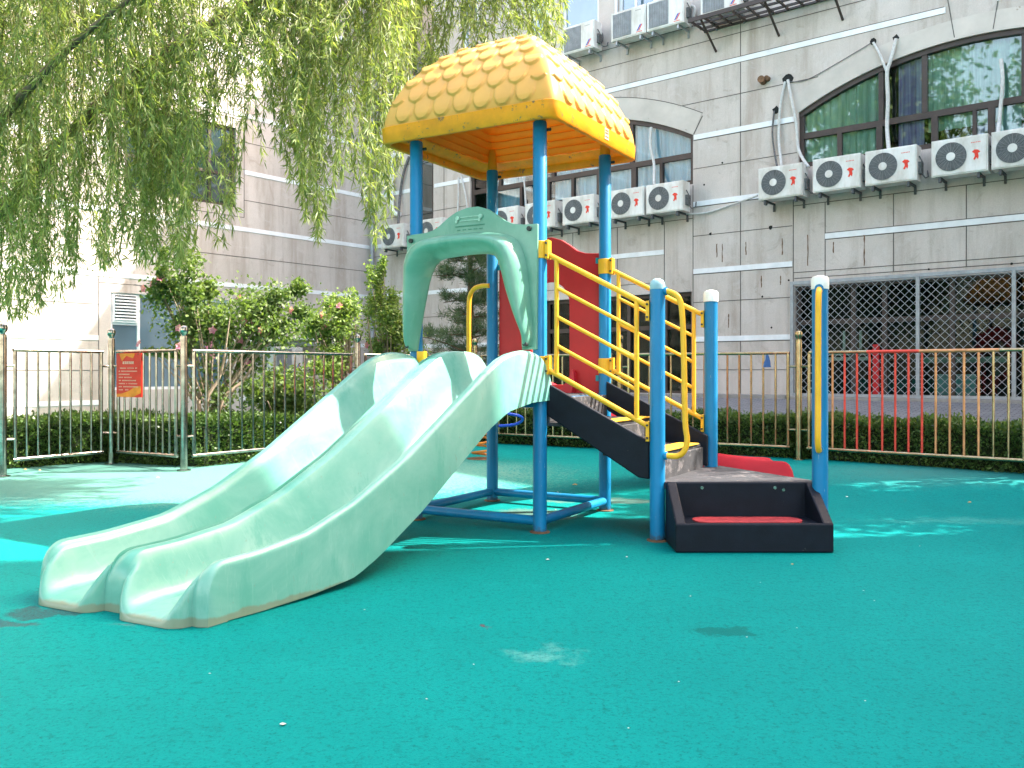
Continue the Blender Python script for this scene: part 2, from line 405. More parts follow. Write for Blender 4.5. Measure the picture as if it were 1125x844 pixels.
_nz = N(_nt, 'ShaderNodeTexNoise'); _nz.inputs['Scale'].default_value = 2.2; _nz.inputs['Detail'].default_value = 6; _nz.inputs['Roughness'].default_value = 0.7
_mp = N(_nt, 'ShaderNodeMapping'); _mp.inputs['Scale'].default_value = (1.6, 1.6, 0.5); _nt.links.new(_ge.outputs['Position'], _mp.inputs[0]); _nt.links.new(_mp.outputs[0], _nz.inputs['Vector'])
_c = mix(_nt, ramp(_nt, _nz.outputs['Fac'], [(0.42, g(0)), (0.68, g(0.75))]), _b.inputs['Base Color'].links[0].from_socket, (0.40, 0.36, 0.30)); _nt.links.new(_c, _b.inputs['Base Color'])
M['ac_grille'] = paint('grey_ac_grille', (0.2, 0.21, 0.215), 0.55, 0.2, 8)
M['ac_dark'] = paint('dark_ac_recess', (0.07, 0.075, 0.08), 0.7, 0.3, 8)
M['ac_red'] = paint('red_emblem', (0.65, 0.04, 0.02), 0.5, 0.1, 8)
M['ac_blue'] = paint('blue_stripe', (0.06, 0.1, 0.4), 0.5, 0.1, 8)
M['hose'] = paint('grey_white_hose', (0.5, 0.5, 0.48), 0.6, 0.2, 20)
M['hose_dark'] = paint('dark_wrapped_hose', (0.12, 0.12, 0.12), 0.7, 0.6, 30)
M['rust'] = paint('rust_stain', (0.16, 0.09, 0.05), 0.9, 0.4, 20)
def steel():
    m, nt, b = newmat('stainless_steel_tube')
    f = noise(nt, 12, 5, 0.7)
    nt.links.new(ramp(nt, f, [(0.35, (0.22,0.19,0.165)), (0.7, (0.5,0.46,0.42))]), b.inputs['Base Color'])
    b.inputs['Metallic'].default_value = 1.0; b.inputs['Roughness'].default_value = 0.17
    return m
M['steel'] = steel()
def gold_reflection():  # steel whose golden reflections are put into the base colour
    m, nt, b = newmat('painted_gold_reflection')
    f = noise(nt, 10, 5, 0.7)
    nt.links.new(ramp(nt, f, [(0.35, (0.27,0.2,0.11)), (0.7, (0.48,0.4,0.25))]), b.inputs['Base Color'])
    b.inputs['Metallic'].default_value = 1.0; b.inputs['Roughness'].default_value = 0.25
    return m
M['gold_reflection'] = gold_reflection()
M['red_reflection_bar'] = paint('painted_red_reflection', (0.62, 0.07, 0.05), 0.35, 0.3, 5, metal=0.3)  # red reflections on steel bars, painted in as colour
M['orange_reflection_bar'] = paint('painted_orange_reflection', (0.55, 0.27, 0.13), 0.35, 0.35, 5, metal=0.5)  # orange reflections on the same steel, also painted in

def pave_mat():
    m, nt, b = newmat('grey_paving')
    tc = N(nt, 'ShaderNodeTexCoord'); mp = N(nt, 'ShaderNodeMapping'); mp.inputs['Rotation'].default_value = (0,0,R(39))
    nt.links.new(tc.outputs['Object'], mp.inputs[0])
    br = N(nt, 'ShaderNodeTexBrick'); br.inputs['Scale'].default_value = 3.2
    br.inputs['Color1'].default_value = (0.13,0.135,0.15,1); br.inputs['Color2'].default_value = (0.2,0.2,0.215,1)
    br.inputs['Mortar'].default_value = (0.05,0.05,0.055,1); br.inputs['Mortar Size'].default_value = 0.03
    nt.links.new(mp.outputs[0], br.inputs['Vector'])
    c = mix(nt, ramp(nt, noise(nt, 6, 5, 0.7), [(0.4, g(0)), (0.7, g(0.5))]), br.outputs['Color'], (0.24,0.23,0.22))
    nt.links.new(c, b.inputs['Base Color']); b.inputs['Roughness'].default_value = 0.85
    bump(nt, b, br.outputs['Fac'], -0.3, 0.01)
    return m
M['pave'] = pave_mat()
M['kerb'] = paint('concrete_plinth', (0.26, 0.25, 0.235), 0.85, 0.25, 5, fine=0.3)
M['bark'] = paint('willow_bark', (0.14, 0.095, 0.06), 0.9, 0.4, 14, fine=0.6)
M['bark_pale'] = paint('pale_shrub_bark', (0.28, 0.22, 0.16), 0.85, 0.3, 14, fine=0.4)
M['willow'] = leafmat('willow_leaf', (0.10, 0.15, 0.04), (0.30, 0.36, 0.14), 0.5, 0.45)
M['twig'] = paint('willow_twig', (0.16, 0.15, 0.05), 0.7, 0.3, 8)
M['shrub'] = leafmat('shrub_leaf', (0.05, 0.10, 0.025), (0.19, 0.27, 0.09), 0.4, 0.5)
M['shrub_new'] = leafmat('young_shrub_leaf', (0.09, 0.16, 0.04), (0.24, 0.33, 0.10), 0.4, 0.5)
M['hedge'] = leafmat('hedge_leaf', (0.022, 0.06, 0.014), (0.12, 0.2, 0.05), 0.3, 0.42)
M['hedge_core'] = paint('hedge_inside', (0.012, 0.022, 0.007), 0.95, 0.4, 8)
M['pine'] = leafmat('pine_needle', (0.035, 0.07, 0.03), (0.10, 0.15, 0.07), 0.2, 0.6)
M['petal'] = leafmat('pink_petal', (0.6, 0.12, 0.3), (0.8, 0.4, 0.55), 0.4, 0.6)
M['tree'] = leafmat('broad_tree_leaf', (0.05, 0.1, 0.02), (0.13, 0.2, 0.05), 0.35, 0.5)

# ================================================================== SETTING: ground
def smooth01(t): t = max(0.0, min(1.0, t)); return t*t*(3-2*t)
def gz(x, y): return 0.1*smooth01((math.hypot(x*0.55, y)-8.4)/1.9)
gb = MB(); P = []
xs = [-90,-40,-22,-16]+[i*0.5 for i in range(-26,27)]+[16,22,40,90]; ys = [-90,-40,-20,-10,-5,0,3]+[4+i*0.4 for i in range(0,34)]+[18,20,24,40,100]
for y in ys: P.append([(x, y, gz(x, y)) for x in xs])
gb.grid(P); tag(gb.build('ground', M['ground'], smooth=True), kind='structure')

# wing and left wall frames
C0 = Vector((-3.900, 24.002, 0)); WD = Vector((0.7755, -0.6314, 0)); WN = Vector((-0.6314, -0.7755, 0))
LD = Vector((-0.634, -0.773, 0)); LN = Vector((0.773, -0.634, 0))
W_ANG = math.atan2(WD.y, WD.x); L_ANG = math.atan2(-LD.y, -LD.x)
MW = Matrix.Translation(C0) @ Matrix.Rotation(W_ANG, 4, 'Z')     # local x = along wing, -y = out of the wall
ML = Matrix.Translation(C0) @ Matrix.Rotation(L_ANG, 4, 'Z')     # local x = -w
def wing_px(px, py, off=0):
    r = ray(px, py); r2 = Vector((r.x, r.y, 0)); p0 = C0 + WN*off
    t = p0.dot(WN)/r2.dot(WN); q = Vector((0,0,CAM_H)) + r*t
    return ((q-C0).dot(WD), -off, q.z)

# paved apron sloping up to the wing
ap = MB(MW); rows = []
for w in [0.0, 3, 6, 9, 12, 15, 18, 22]:
    rows.append([(w, 0.3, 0.70), (w, -0.25, 0.69), (w, -1.6, 0.55), (w, -3.0, 0.33), (w, -3.3, 0.0)])
ap.grid(rows); tag(ap.build('paving', M['pave'], smooth=False), kind='structure')
kb = MB(MW); kb.box(9.76, 11.85, -0.32, 0.0, 0.60, 0.755); kb.box(11.85, 21.5, -0.30, 0.0, 0.6, 0.735)
kb.box(0.2, 9.76, -0.30, 0.0, 0.6, 0.735)
tag(kb.build('kerb', M['kerb'], bevel=0.01), kind='structure')

# ================================================================== BUILDING
bld = empty('building', 'L shaped building clad in grey beige stone slabs with pale bands and arched windows', 'building', C0)
bld_inv = Matrix.Translation(-C0)
def MBW(): return MB(bld_inv @ MW)
def MBL(): return MB(bld_inv @ ML)
TOPZ = 12.6
ARC_R = 6.375; ARC_C = 0.425    # centre height offset: z = 0.425 + sqrt(R^2-x^2)
def arc_pts(wc, half, n=24, dr=0.0, z0=ARC_C):
    return [(wc+x, z0+math.sqrt((ARC_R+dr)**2-x*x)) for x in [half - 2*half*i/n for i in range(n+1)]]
W1C, W1H = 14.95, 2.97; W2C, W2H = 6.74, 3.05; SILL = 5.02
def arch_open(wc, half): return [(wc-half, SILL), (wc+half, SILL)] + arc_pts(wc, half)
rect = lambda a, b, c, d: [(a, c), (b, c), (b, d), (a, d)]
up_wins = [(1.62, 2.42, 8.95, 10.9), (3.45, 3.95, 8.95, 10.9), (5.6, 6.12, 8.95, 10.9), (6.5, 7.5, 8.8, 10.9), (8.0, 9.75, 8.75, 10.9), (10.9, 12.2, 8.9, 10.9), (13.4, 15.6, 8.9, 10.9)]
wing_holes = [arch_open(W1C, W1H), arch_open(W2C, W2H), rect(1.62, 2.42, 5.05, 6.95),
              rect(11.9, 18.0, 0.72, 2.80), rect(6.0, 9.76, 0.74, 2.83)] + [rect(*w) for w in up_wins]
b = MBW(); b.plate([(0, -0.2), (21.6, -0.2), (21.6, TOPZ), (0, TOPZ)], wing_holes, 0, 0.28)
w_wall = b.build('wall', M['stone'], bld); tag(w_wall, 'right wing wall in shade')
lwins = [rect(-6.9, -4.19, 5.09, 6.98), rect(-7.2, -4.35, 0.8, 2.87)]
b = MBL(); b.plate([(-26, -0.2), (0.0, -0.2), (0.0, TOPZ), (-26, TOPZ)], lwins, 0, 0.28)
l_wall = b.build('wall', M['stone'], bld); tag(l_wall, 'left wall partly sunlit')
# solid body behind (floors, end walls and roof)
b = MBW(); b.box(-0.3, 21.6, 0.9, 9.0, -0.2, TOPZ); b.box(-0.3, 21.6, 0.28, 0.9, 3.2, 4.6); b.box(-0.3, 21.6, 0.28, 0.9, 7.2, 8.5)
b.box(21.3, 21.6, 0.28, 0.9, -0.2, TOPZ); b.box(9.9,11.8,0.28,0.9,-0.2,TOPZ-.3)
b.build('building_core', M['black_void'], bld)
b = MBW(); b.box(0.05, 21.75, -0.12, 9.1, TOPZ, TOPZ+0.25); b.build('parapet', M['stone'], bld)
b = MBL(); b.box(-26, 0.3, 0.9, 9.0, -0.2, TOPZ); b.build('building_core', M['black_void'], bld)
b = MBL(); b.box(-26, 0.0, -0.12, 9.1, TOPZ, TOPZ+0.25); b.build('parapet', M['stone'], bld)

# trim bands
def bands(mb, segs, sgn=1, h=0.10, proud=0.012):
    for z, a, c in segs:
        x0, x1 = sorted((sgn*a, sgn*c)); mb.box(x0, x1, -proud, 0.02, z-h, z)
segs = []
segs += [(7.38, 7.05, 14.52), (7.38, 0.02, 5.9), (7.38, 15.3, 21.5)]
segs += [(6.01, 9.82, 11.94), (6.01, 2.46, 3.66), (6.01, 0.02, 1.58), (4.65, 9.8, 11.86), (4.65, 0.02, 3.6), (3.28, 9.8, 11.86), (3.28, 0.02, 3.6),
         (3.74, 12.48, 21.5), (3.74, 3.62, 9.12), (1.90, 9.8, 11.86), (1.90, 0.02, 5.9), (10.9, 0.02, 21.5)]
b = MBW(); bands(b, segs); b.build('trim_band', M['band'], bld)
segs = [(7.38, 0.02, 26), (6.02, 0.02, 3.96), (6.02, 7.2, 26), (4.65, 0.02, 26), (3.29, 0.02, 26), (1.95, 7.46, 26), (1.95, 0.02, 4.1), (0.6, 7.46, 26), (0.6, 0.02, 4.1), (8.75, 0.02, 26), (10.1, 0.02, 26)]
b = MBL(); bands(b, segs, -1); b.build('trim_band', M['band'], bld)
# joints
def joints(mb, hs, vs, sgn=1, w=0.014):
    for z, a, c in hs:
        x0, x1 = sorted((sgn*a, sgn*c)); mb.box(x0, x1, -0.004, 0.01, z-w/2, z+w/2)
    for x, a, c in vs: mb.box(sgn*x-w/2, sgn*x+w/2, -0.0055, 0.008, a, c)
hs = [(6.66, 9.45, 12.35), (5.32, 9.8, 11.95), (3.95, 9.8, 11.86), (2.6, 9.8, 11.86), (1.23, 9.8, 11.86), (4.32, 11.88, 21.5), (4.32, 0.1, 9.78),
      (3.06, 11.88, 21.5), (3.06, 3.6, 9.1), (2.95, 11.9, 21.5), (6.66, 0.02, 3.4), (5.32, 0.02, 3.6), (2.6, 0.02, 5.9), (1.23, 0.02, 5.9), (7.28, 7.0, 14.5), (7.39, 7.0, 14.5),
      (7.86, 7.2, 21.5), (8.24, 0.02, 21.5), (8.0, 0.02, 6.9), (5.91-.01, 9.8, 11.94), (4.54, 9.8, 11.86), (3.17, 9.8, 11.86), (1.79, 9.8, 11.86), (3.63, 12.48, 21.5), (3.75, 12.48, 21.5)]
vs = [(9.79, 0.76, 4.99), (10.82, 0.76, 8.24), (11.88, 2.84, 4.98), (12.48, 2.95, 4.32), (13.68, 2.95, 4.32), (14.84, 2.95, 4.32), (16.0, 2.95, 4.32), (17.2, 2.95, 4.32),
      (9.13, 2.95, 4.32), (7.98, 2.95, 4.32), (6.8, 2.95, 4.32), (5.6, 2.95, 4.32), (7.2, 7.5, 7.86), (3.62, 0.76, 4.98), (2.8, 5.1, 7.9), (10.82, 8.24, 12.4), (12.9, 8.24, 12.4), (4.75, 8.24, 12.4)]
b = MBW(); joints(b, hs, vs); b.build('joint_line', M['joint'], bld)
hs = [(6.69, 0.02, 3.96), (5.30, 0.02, 3.96), (5.30, 7.2, 26), (6.69, 7.2, 26), (3.93, 0.02, 26), (2.6, 7.46, 26), (2.6, 0.02, 4.1), (1.22, 7.46, 26), (1.22, 0.02, 4.1), (8.05, 0.02, 26), (9.4, 0.02, 26),
      (4.88, 3.97, 7.15), (7.2, 3.97, 7.15), (3.06, 4.1, 7.45)]
vs = [(3.97, 4.88, 7.2), (7.15, 4.88, 7.2), (7.455, 0.3, 3.18), (4.1, 0.3, 3.06), (11.0, 0.3, 7.2)]
b = MBL(); joints(b, hs, vs, -1); b.build('joint_line', M['joint'], bld)
# arch surrounds, keystone
def ring(mb, wc, half, dr, y0, y1, n=30, half_o=None):
    half_o = half_o or half*(ARC_R+dr)/ARC_R
    inn = arc_pts(wc, half, n); out = arc_pts(wc, half_o, n, dr)
    mb.plate(inn + out[::-1], [], y0, y1)
b = MBW(); ring(b, W2C, W2H-0.0, 0.46, -0.006, 0.0, 30, 3.26); ring(b, W1C, W1H+0.0, 0.34, -0.006, 0.0, 30, 3.2)
b.build('arch_surround', M['arch_stone'], bld)
b = MBW()
o1 = arc_pts(W2C, 3.27, 30, 0.465); o2 = arc_pts(W2C, 3.26, 30, 0.45); b.plate(o1+o2[::-1], [], -0.008, 0)
b.build('joint_line', M['joint'], bld); b = MBW(); b.plate([(9.80, 6.03), (9.815, 6.03), (10.01, 6.37), (9.995, 6.37)], [], -0.009, 0)
for x0, x1 in ((14.66, 14.5), (15.24, 15.4)):
    b.build('joint_line', M['joint'], bld); b = MBW(); b.plate([(x0-.007, 6.83), (x0+.007, 6.83), (x1+.007, 7.85), (x1-.007, 7.85)], [], -0.009, 0)
b.build('joint_line', M['joint'], bld)

# windows: frame as the named part, with panes / curtains as sub-parts
def bar_h(mb, a, c, z, h=0.07, y0=0.06, y1=0.14): mb.box(a, c, y0, y1, z-h/2, z+h/2)
def bar_v(mb, w, z0, z1, h=0.07, y0=0.055, y1=0.145): mb.box(w-h/2, w+h/2, y0, y1, z0, z1)
def arcz(wc, w): return ARC_C + math.sqrt(ARC_R**2-(w-wc)**2)
def arched_window(wc, half, mull, low, transom, curtains, gm='glass_clear'):
    b = MBW(); ring_i = arc_pts(wc, half-0.0, 30, -0.09); ring_o = arc_pts(wc, half, 30)
    b.plate(ring_o + ring_i[::-1], [], 0.04, 0.16)
    bar_h(b, wc-half, wc+half, transom, 0.11); bar_h(b, wc-half, wc+half, SILL+0.05, 0.1)
    bar_v(b, wc-half+0.04, SILL+.1, arcz(wc, wc-half)-0.05, 0.08); bar_v(b, wc+half-0.04, SILL+.1, arcz(wc, wc+half)-0.05, 0.08)
    for m in mull: bar_v(b, m, transom+0.055, arcz(wc, m)-0.04, 0.085)
    for m, t in low: bar_v(b, m, SILL+0.1, transom-0.055, t)
    w = b.build('window', M['frame'], bld)
    b = MBW(); b.plate([(wc-half, SILL), (wc+half, SILL)] + arc_pts(wc, half), [], 0.098, 0.106); b.build('pane', M[gm], w)
    for a, c, z0, z1, mat, dy in curtains:
        b = MBW(); n = max(6, int((c-a)/0.045)); pts = []
        for i in range(n+1):
            x = a+(c-a)*i/n; pts.append((x, 0.17+dy+0.03*math.sin(i*1.9)+0.012*math.sin(i*0.7)))
        b.grid([[(x, y, z0), (x, y, z1)] for x, y in pts]); b.build('curtain', M[mat], w, smooth=True, fix=False)
    b = MBW(); b.box(wc-half-.05, wc+half+.05, 0.8, 0.86, SILL-.3, 7.1); b.build('room_wall', M['black_void'], w)
    return w
arched_window(W1C, W1H, [13.45, 14.17, 15.68, 16.4], [(12.72, 0.08), (13.42, 0.1), (14.33, 0.1), (14.95, 0.06), (15.2, 0.1), (16.4, 0.1)], 5.62,
    [(12.0, 13.42, SILL, 6.75, 'curtain_green', 0), (13.5, 13.75, 5.3, 6.9, 'black_void', 0.1), (13.72, 14.15, SILL, 6.95, 'curtain_purple', 0), (14.2, 15.66, 5.35, 6.95, 'curtain_green', 0.05),
     (14.92, 15.12, SILL, 5.7, 'curtain_purple', 0.1), (15.3, 15.62, SILL, 5.65, 'curtain_white', 0), (15.7, 17.8, SILL, 6.8, 'curtain_green', 0)])
arched_window(W2C, W2H, [4.6, 6.2, 8.3], [(4.4, 0.1), (5.25, 0.07), (6.05, 0.1), (6.75, 0.07), (7.45, 0.1), (8.35, 0.12), (9.02, 0.07)], 5.63,
    [(3.8, 5.2, SILL, 6.6, 'curtain_white', 0.1), (6.15, 7.4, SILL, 6.8, 'curtain_white', 0.05), (7.4, 9.75, SILL, 6.6, 'curtain_white', 0.0)], 'glass_soft')
def rect_window(mk, a, c, z0, z1, matf, matg, vs=(), hs=(), fw=0.06, sgn=1):
    b = mk(); x0, x1 = sorted((sgn*a, sgn*c))
    b.plate([(x0, z0), (x1, z0), (x1, z1), (x0, z1)], [[(x0+fw, z0+fw), (x1-fw, z0+fw), (x1-fw, z1-fw), (x0+fw, z1-fw)]], 0.05, 0.13)
    for v in vs: bar_v(b, sgn*v, z0+fw, z1-fw, fw, 0.055, 0.125)
    for p, q, h in hs:
        p, q = sorted((sgn*p, sgn*q)); bar_h(b, p, q, h, fw, 0.052, 0.128)
    w = b.build('window', M[matf], bld)
    b = mk(); b.box(x0+.01, x1-.01, 0.09, 0.1, z0+.01, z1-.01); b.build('pane', M[matg], w); return w
rect_window(MBW, 1.62, 2.42, 5.05, 6.95, 'frame', 'glass_dark', fw=0.09)
for i, wv in enumerate(up_wins):
    rect_window(MBW, *wv, 'frame' if i == 0 else 'white_frame', 'glass_dark' if i == 0 else 'glass_blue', vs=[(wv[0]+wv[1])/2] if wv[1]-wv[0] > 1.2 else [], fw=0.07)
# open casement leaf on the upper floor
b = MBW(); b.plate([(7.95, 8.78), (8.5, 8.78), (8.5, 10.6), (7.95, 10.6)], [[(8.0, 8.83), (8.45, 8.83), (8.45, 10.55), (8.0, 10.55)]], -0.06, -0.02); b.build('casement', M['white_frame'], bld)
rect_window(MBL, 4.19, 6.9, 5.09, 6.98, 'frame', 'glass_dark', vs=[4.85, 5.5, 6.2], hs=[(4.25, 6.85, 5.85)], fw=0.07, sgn=-1)
lw = rect_window(MBL, 4.35, 7.2, 0.8, 2.87, 'white_frame', 'glass_blue', vs=[6.56], hs=[(6.56, 7.17, 2.22)], fw=0.06, sgn=-1)
b = MBL(); b.box(-7.15, -6.60, 0.02, 0.05, 2.24, 2.84)
for k in range(8): b.box(-7.10, -6.64, 0.0, 0.02, 2.29+k*0.066, 2.325+k*0.066)
b.build('louvre', M['white_frame'], lw)
b = MBL(); 
for k in range(8): b.box(-7.10, -6.64, 0.012, 0.019, 2.326+k*0.066, 2.352+k*0.066)
b.build('louvre_gap', M['black_void'], lw)
b = MBL(); b.box(-4.95, -4.7, 0.082, 0.089, 1.5, 2.2); b.build('poster', paint('pink_poster', (0.6,0.22,0.3), 0.6, 0.3, 5), lw)
# ground floor glazing of the wing
for a, c, vsx in ((11.9, 18.0, [12.95, 13.5, 14.6, 15.9, 17.0]), (6.0, 9.76, [7.0, 8.2, 9.1])):
    b = MBW(); b.plate([(a, .72), (c, .72), (c, 2.82), (a, 2.82)], [[(a+.07, .79), (c-.07, .79), (c-.07, 2.75), (a+.07, 2.75)]], 0.1, 0.2)
    bar_h(b, a+.07, c-.07, 2.12, 0.09, 0.105, 0.19)
    for v in vsx: bar_v(b, v, 0.79, 2.75, 0.08, 0.1, 0.195)
    w = b.build('shopfront_glazing', M['frame'], bld)
    b = MBW(); b.box(a, c, 0.15, 0.158, .73, 2.81); b.build('pane', M['glass_shop'], w)
    b = MBW(); b.box(a-.1, c+.1, 0.86, 0.89, 0.5, 3.1); b.build('room_wall', M['black_void'], w)
    if a > 10:
        b = MBW(); b.box(13.32, 13.42, 0.02, 0.09, 0.74, 1.68); b.build('post', M['red'], w)
        b = MBW(); b.box(14.3, 14.92, 0.3, 0.34, 0.74, 1.15); b.build('board', paint('pale_blue_board', (0.35,0.5,0.58), 0.6, 0.15, 4), w)
        b = MBW(); b.box(12.4, 13.2, 0.3, 0.36, 1.4, 1.46); b.box(12.45, 13.15, 0.3, 0.5, 1.5, 1.58); b.box(12.7,12.74,.3,.33,1.6,1.95); b.box(13.0,13.04,.3,.33,1.6,1.95); b.build('rack', M['white_frame'], w)
        b = MBW(); b.box(14.0,15.4,0.5,0.55,1.35,1.45); b.box(13.6,17.9,0.6,0.64,1.55,1.6); b.build('counter', paint('pale_green_counter', (0.3,0.42,0.38), 0.6, 0.15, 4), w)
# security mesh in front of the right opening
b = MBW()
for v in (11.9, 14.11, 15.56, 17.0, 18.0): b.box(v-.03, v+.03, -0.14, -0.10, 0.72, 2.86)
b.box(11.87, 18.03, -0.142, -0.098, 2.82, 2.88); b.box(11.87, 18.03, -0.142, -0.098, 0.74, 0.79)
fr = b.build('mesh_frame', M['grey_metal'], bld)
b = MBW(); z0, z1, a, c = 0.79, 2.82, 11.93, 17.97; st = 0.142; hgt = z1-z0; k = a-hgt
while k < c:
    x0, x1 = k, k+hgt; za, zb = z0, z1
    if x0 < a: za += a-x0; x0 = a
    if x1 > c: zb -= x1-c; x1 = c
    b.tube([(x0, -0.12, za), (x1, -0.12, zb)], 0.0042, 4); b.tube([(x0, -0.111, z0+z1-za), (x1, -0.111, z0+z1-zb)], 0.0042, 4)
    k += st
b.build('wire_mesh', M['wire'], fr)
# down pipe in the corner, waste pipe, rust marks, holes
b = MBW(); b.tube([(0.22, -0.12, 0.2), (0.22, -0.12, 6.7), (0.22, -0.12, 12.4)], 0.055, 10); b.build('downpipe', M['grey_metal'], bld, smooth=True)
def wall_patch(pts, off=-0.004):
    mb = MBW()
    for px, py, rw, rh in pts:
        w, _, z = wing_px(px, py); n = 9
        mb.plate([(w+rw*math.cos(2*math.pi*k/n)*random.uniform(.7,1.2), z+rh*math.sin(2*math.pi*k/n)*random.uniform(.7,1.2)) for k in range(n)], [], off, 0)
    return mb
random.seed(4)
marks = []
for mi_, (px, y0, y1) in enumerate(((787,268,283),(793,268,288),(819,266,280),(859,262,280),(887,258,292),(915,266,278),(949,258,292),(836,303,316),(857,303,313),(780,378,392),(800,345,360),(868,390,402))):
    marks = []
    for k in range(5): marks.append((px+random.uniform(-.6,.6), y0+(y1-y0)*k/4, 0.012, random.uniform(.012,.05)))
    y_ = (y1-y0); w_, _, za_ = wing_px(px, y0); _, _, zb_ = wing_px(px, y1); mb_ = MBW(); n_ = 7
    L_ = [(w_+random.uniform(-.014,-.003), za_+(zb_-za_)*i/n_) for i in range(n_+1)]; R_ = [(w_+random.uniform(.003,.014), za_+(zb_-za_)*i/n_) for i in range(n_+1)]
    mb_.plate(L_+R_[::-1], [], -.004, 0); mb_.build('rust_mark', M['rust'], bld)
holes = [(846,250,.04,.04),(780,257,.03,.03),(773,203,.02,.02),(793,179,.02,.02),(852,121,.07,.07),(865,87,.10,.10),(959,46,.06,.06),(984,42,.055,.06),(837,326,.02,.02),(866,308,.02,.02),(1020,296,.02,.02),(948,258,.015,.02),(1111,290,.02,.02),(847,360,.02,.02)]
for h_ in holes: wall_patch([h_], -0.006).build('wall_hole', M['black_void'], bld)
b = MBW(); w, _, z = wing_px(838, 90); b.tube([(w, 0.1, z), (w+.02, -0.16, z+.01)], 0.07, 12, caps=True); b.tube([(w+.1, 0.05, z+.03), (w+.1, -0.1, z+.03)], 0.05, 12)
b.build('pipe_stub', M['rust'], bld, smooth=True)

# ================================================================== AIR CONDITIONERS
def make_ac(kind):
    t = empty('air_conditioner', 'x', 'air conditioner', (0,0,0), 0, 'air conditioner units hung on the building')
    Wd, Hh, D, y0 = 0.84, 0.60, 0.30, -0.47      # front at y0, back at y0+D
    b = MB(); b.box(0, Wd, y0, y0+D, 0, Hh); b.box(0.02, Wd-.02, y0-.012, y0, 0.02, Hh-.02)
    c = b.build('case', M['ac'], t, bevel=0.015)
    b = MB(); b.box(Wd, Wd+.05, y0+.1, y0+.24, 0.12, 0.32); b.tube([(Wd+.03, y0+.16, .14), (Wd+.09, y0+.2, .05), (Wd+.1, y0+.35, .1), (Wd+.06, -.02, .22)], 0.012, 6); b.tube([(Wd+.01, y0+.12, .42), (Wd+.06, y0+.16, .3), (Wd+.05, y0+.2, .15)], 0.01, 6)
    b.build('valve_cover', M['hose_dark'], t)
    if kind == 'fan':
        cx, cz, r = 0.30, 0.30, 0.235
        b = MB(); b.disc(cx, y0-.012, cz, r, 32, 0.004); f = b.build('fan_grille', M['ac_dark'], t)
        b = MB()
        for k in range(9): rr = 0.07+k*0.0195; b.disc(cx, y0-.018, cz, rr+.0075, 28, 0.006, rr)
        for k in range(20):
            a = 2*math.pi*k/20; b.tube([(cx+.06*math.cos(a), y0-.026, cz+.06*math.sin(a)), (cx+.235*math.cos(a), y0-.026, cz+.235*math.sin(a))], 0.004, 4)
        b.build('guard_wire', M['ac_grille'], f)
        b = MB(); b.disc(cx, y0-.02, cz, 0.068, 20, 0.014); b.build('fan_hub', M['ac'], f)
        b = MB(); y = y0-.0125
        for poly in ([(.61,.33),(.65,.365),(.70,.355),(.735,.32),(.70,.30),(.71,.25),(.70,.20),(.675,.235),(.655,.195),(.63,.21),(.655,.26),(.65,.30)],):
            b.plate(poly, [], y-.003, y)
        b.build('emblem', M['ac_red'], t)
        b = MB()
        for k in range(6): b.box(.60+k*.024, .615+k*.024, y-.002, y, .475, .488)
        b.build('lettering', M['ac_red'], t)
    else:
        b = MB(); b.box(0.05, 0.50, y0-.016, y0-.012, 0.05, 0.55); f = b.build('grille', M['ac_grille'], t)
        b = MB()
        for k in range(24): b.box(0.055, 0.495, y0-.024, y0-.016, 0.06+k*.0205, 0.068+k*.0205)
        for k in range(9): b.box(0.06+k*.053, 0.068+k*.053, y0-.027, y0-.02, 0.055, 0.545)
        b.build('guard_wire', M['grey_metal'], f)
        y = y0-.0125
        b = MB(); b.plate([(.63,.08),(.66,.08),(.74,.2),(.71,.2)], [], y-.003, y); b.build('emblem', M['ac_blue'], t)
        b = MB(); b.plate([(.67,.08),(.69,.08),(.77,.2),(.75,.2)], [], y-.003, y); b.box(.62,.76,y-.003,y,.05,.062); b.build('emblem_stripe', M['ac_red'], t)
        b = MB()
        for k in range(5): b.box(.60+k*.028, .616+k*.028, y-.002, y, .5, .516)
        b.build('lettering', M['ac_grille'], t)
    for xx in (0.12, 0.70):
        b = MB(); b.box(xx-.018, xx+.018, y0+.02, 0, -.035, -.002); b.box(xx-.018, xx+.018, -.03, 0, -.16, -.035)
        b.box(xx-.018, xx+.018, y0+.01, y0+.1, -.09, -.036); b.build('bracket', M['ac_dark'] if kind == 'fan' else M['grey_metal'], t)
    return t
ac_f = make_ac('fan'); ac_s = make_ac('square')
used = set()
def place_ac(proto, w, z, label, frame='W', sc=1.0, off=0):
    t = proto if proto.name not in used else copy_tree(proto)
    used.add(t.name)
    p = (MW @ Vector((w, -off, z))) if frame == 'W' else (ML @ Vector((-w, -off, z)))
    t.location = p; t.rotation_euler = (0, 0, W_ANG if frame == 'W' else L_ANG); t['label'] = label; t.scale = (sc, sc, sc)
    return t
place_ac(ac_f, 11.39, 4.41, 'white air conditioner below the left end of the big arched window, leftmost of its row')
for w, l in ((12.42, 'white air conditioner second from left under the big arched window with green curtains'),
             (13.34, 'white air conditioner third from left under the big arched window, below the purple curtain'),
             (14.41, 'white air conditioner fourth from left under the big arched window, after a wide gap'),
             (15.30, 'white air conditioner cut by the right edge of the photo'),
             (8.97, 'white air conditioner at the right corner of the arched window behind the yellow roof'),
             (8.07, 'white air conditioner partly behind the right front blue post, left of the corner unit'),
             (6.85, 'white air conditioner between the front blue post and the right blue post'),
             (5.80, 'white air conditioner partly hidden behind the front blue post'),
             (4.75, 'white air conditioner just right of the back blue post above the green arch'),
             (2.35, 'white air conditioner half hidden behind the left blue post'),
             (0.97, 'white air conditioner left of the left blue post, nearest the building corner')):
    place_ac(ac_f, w, 4.42, l)
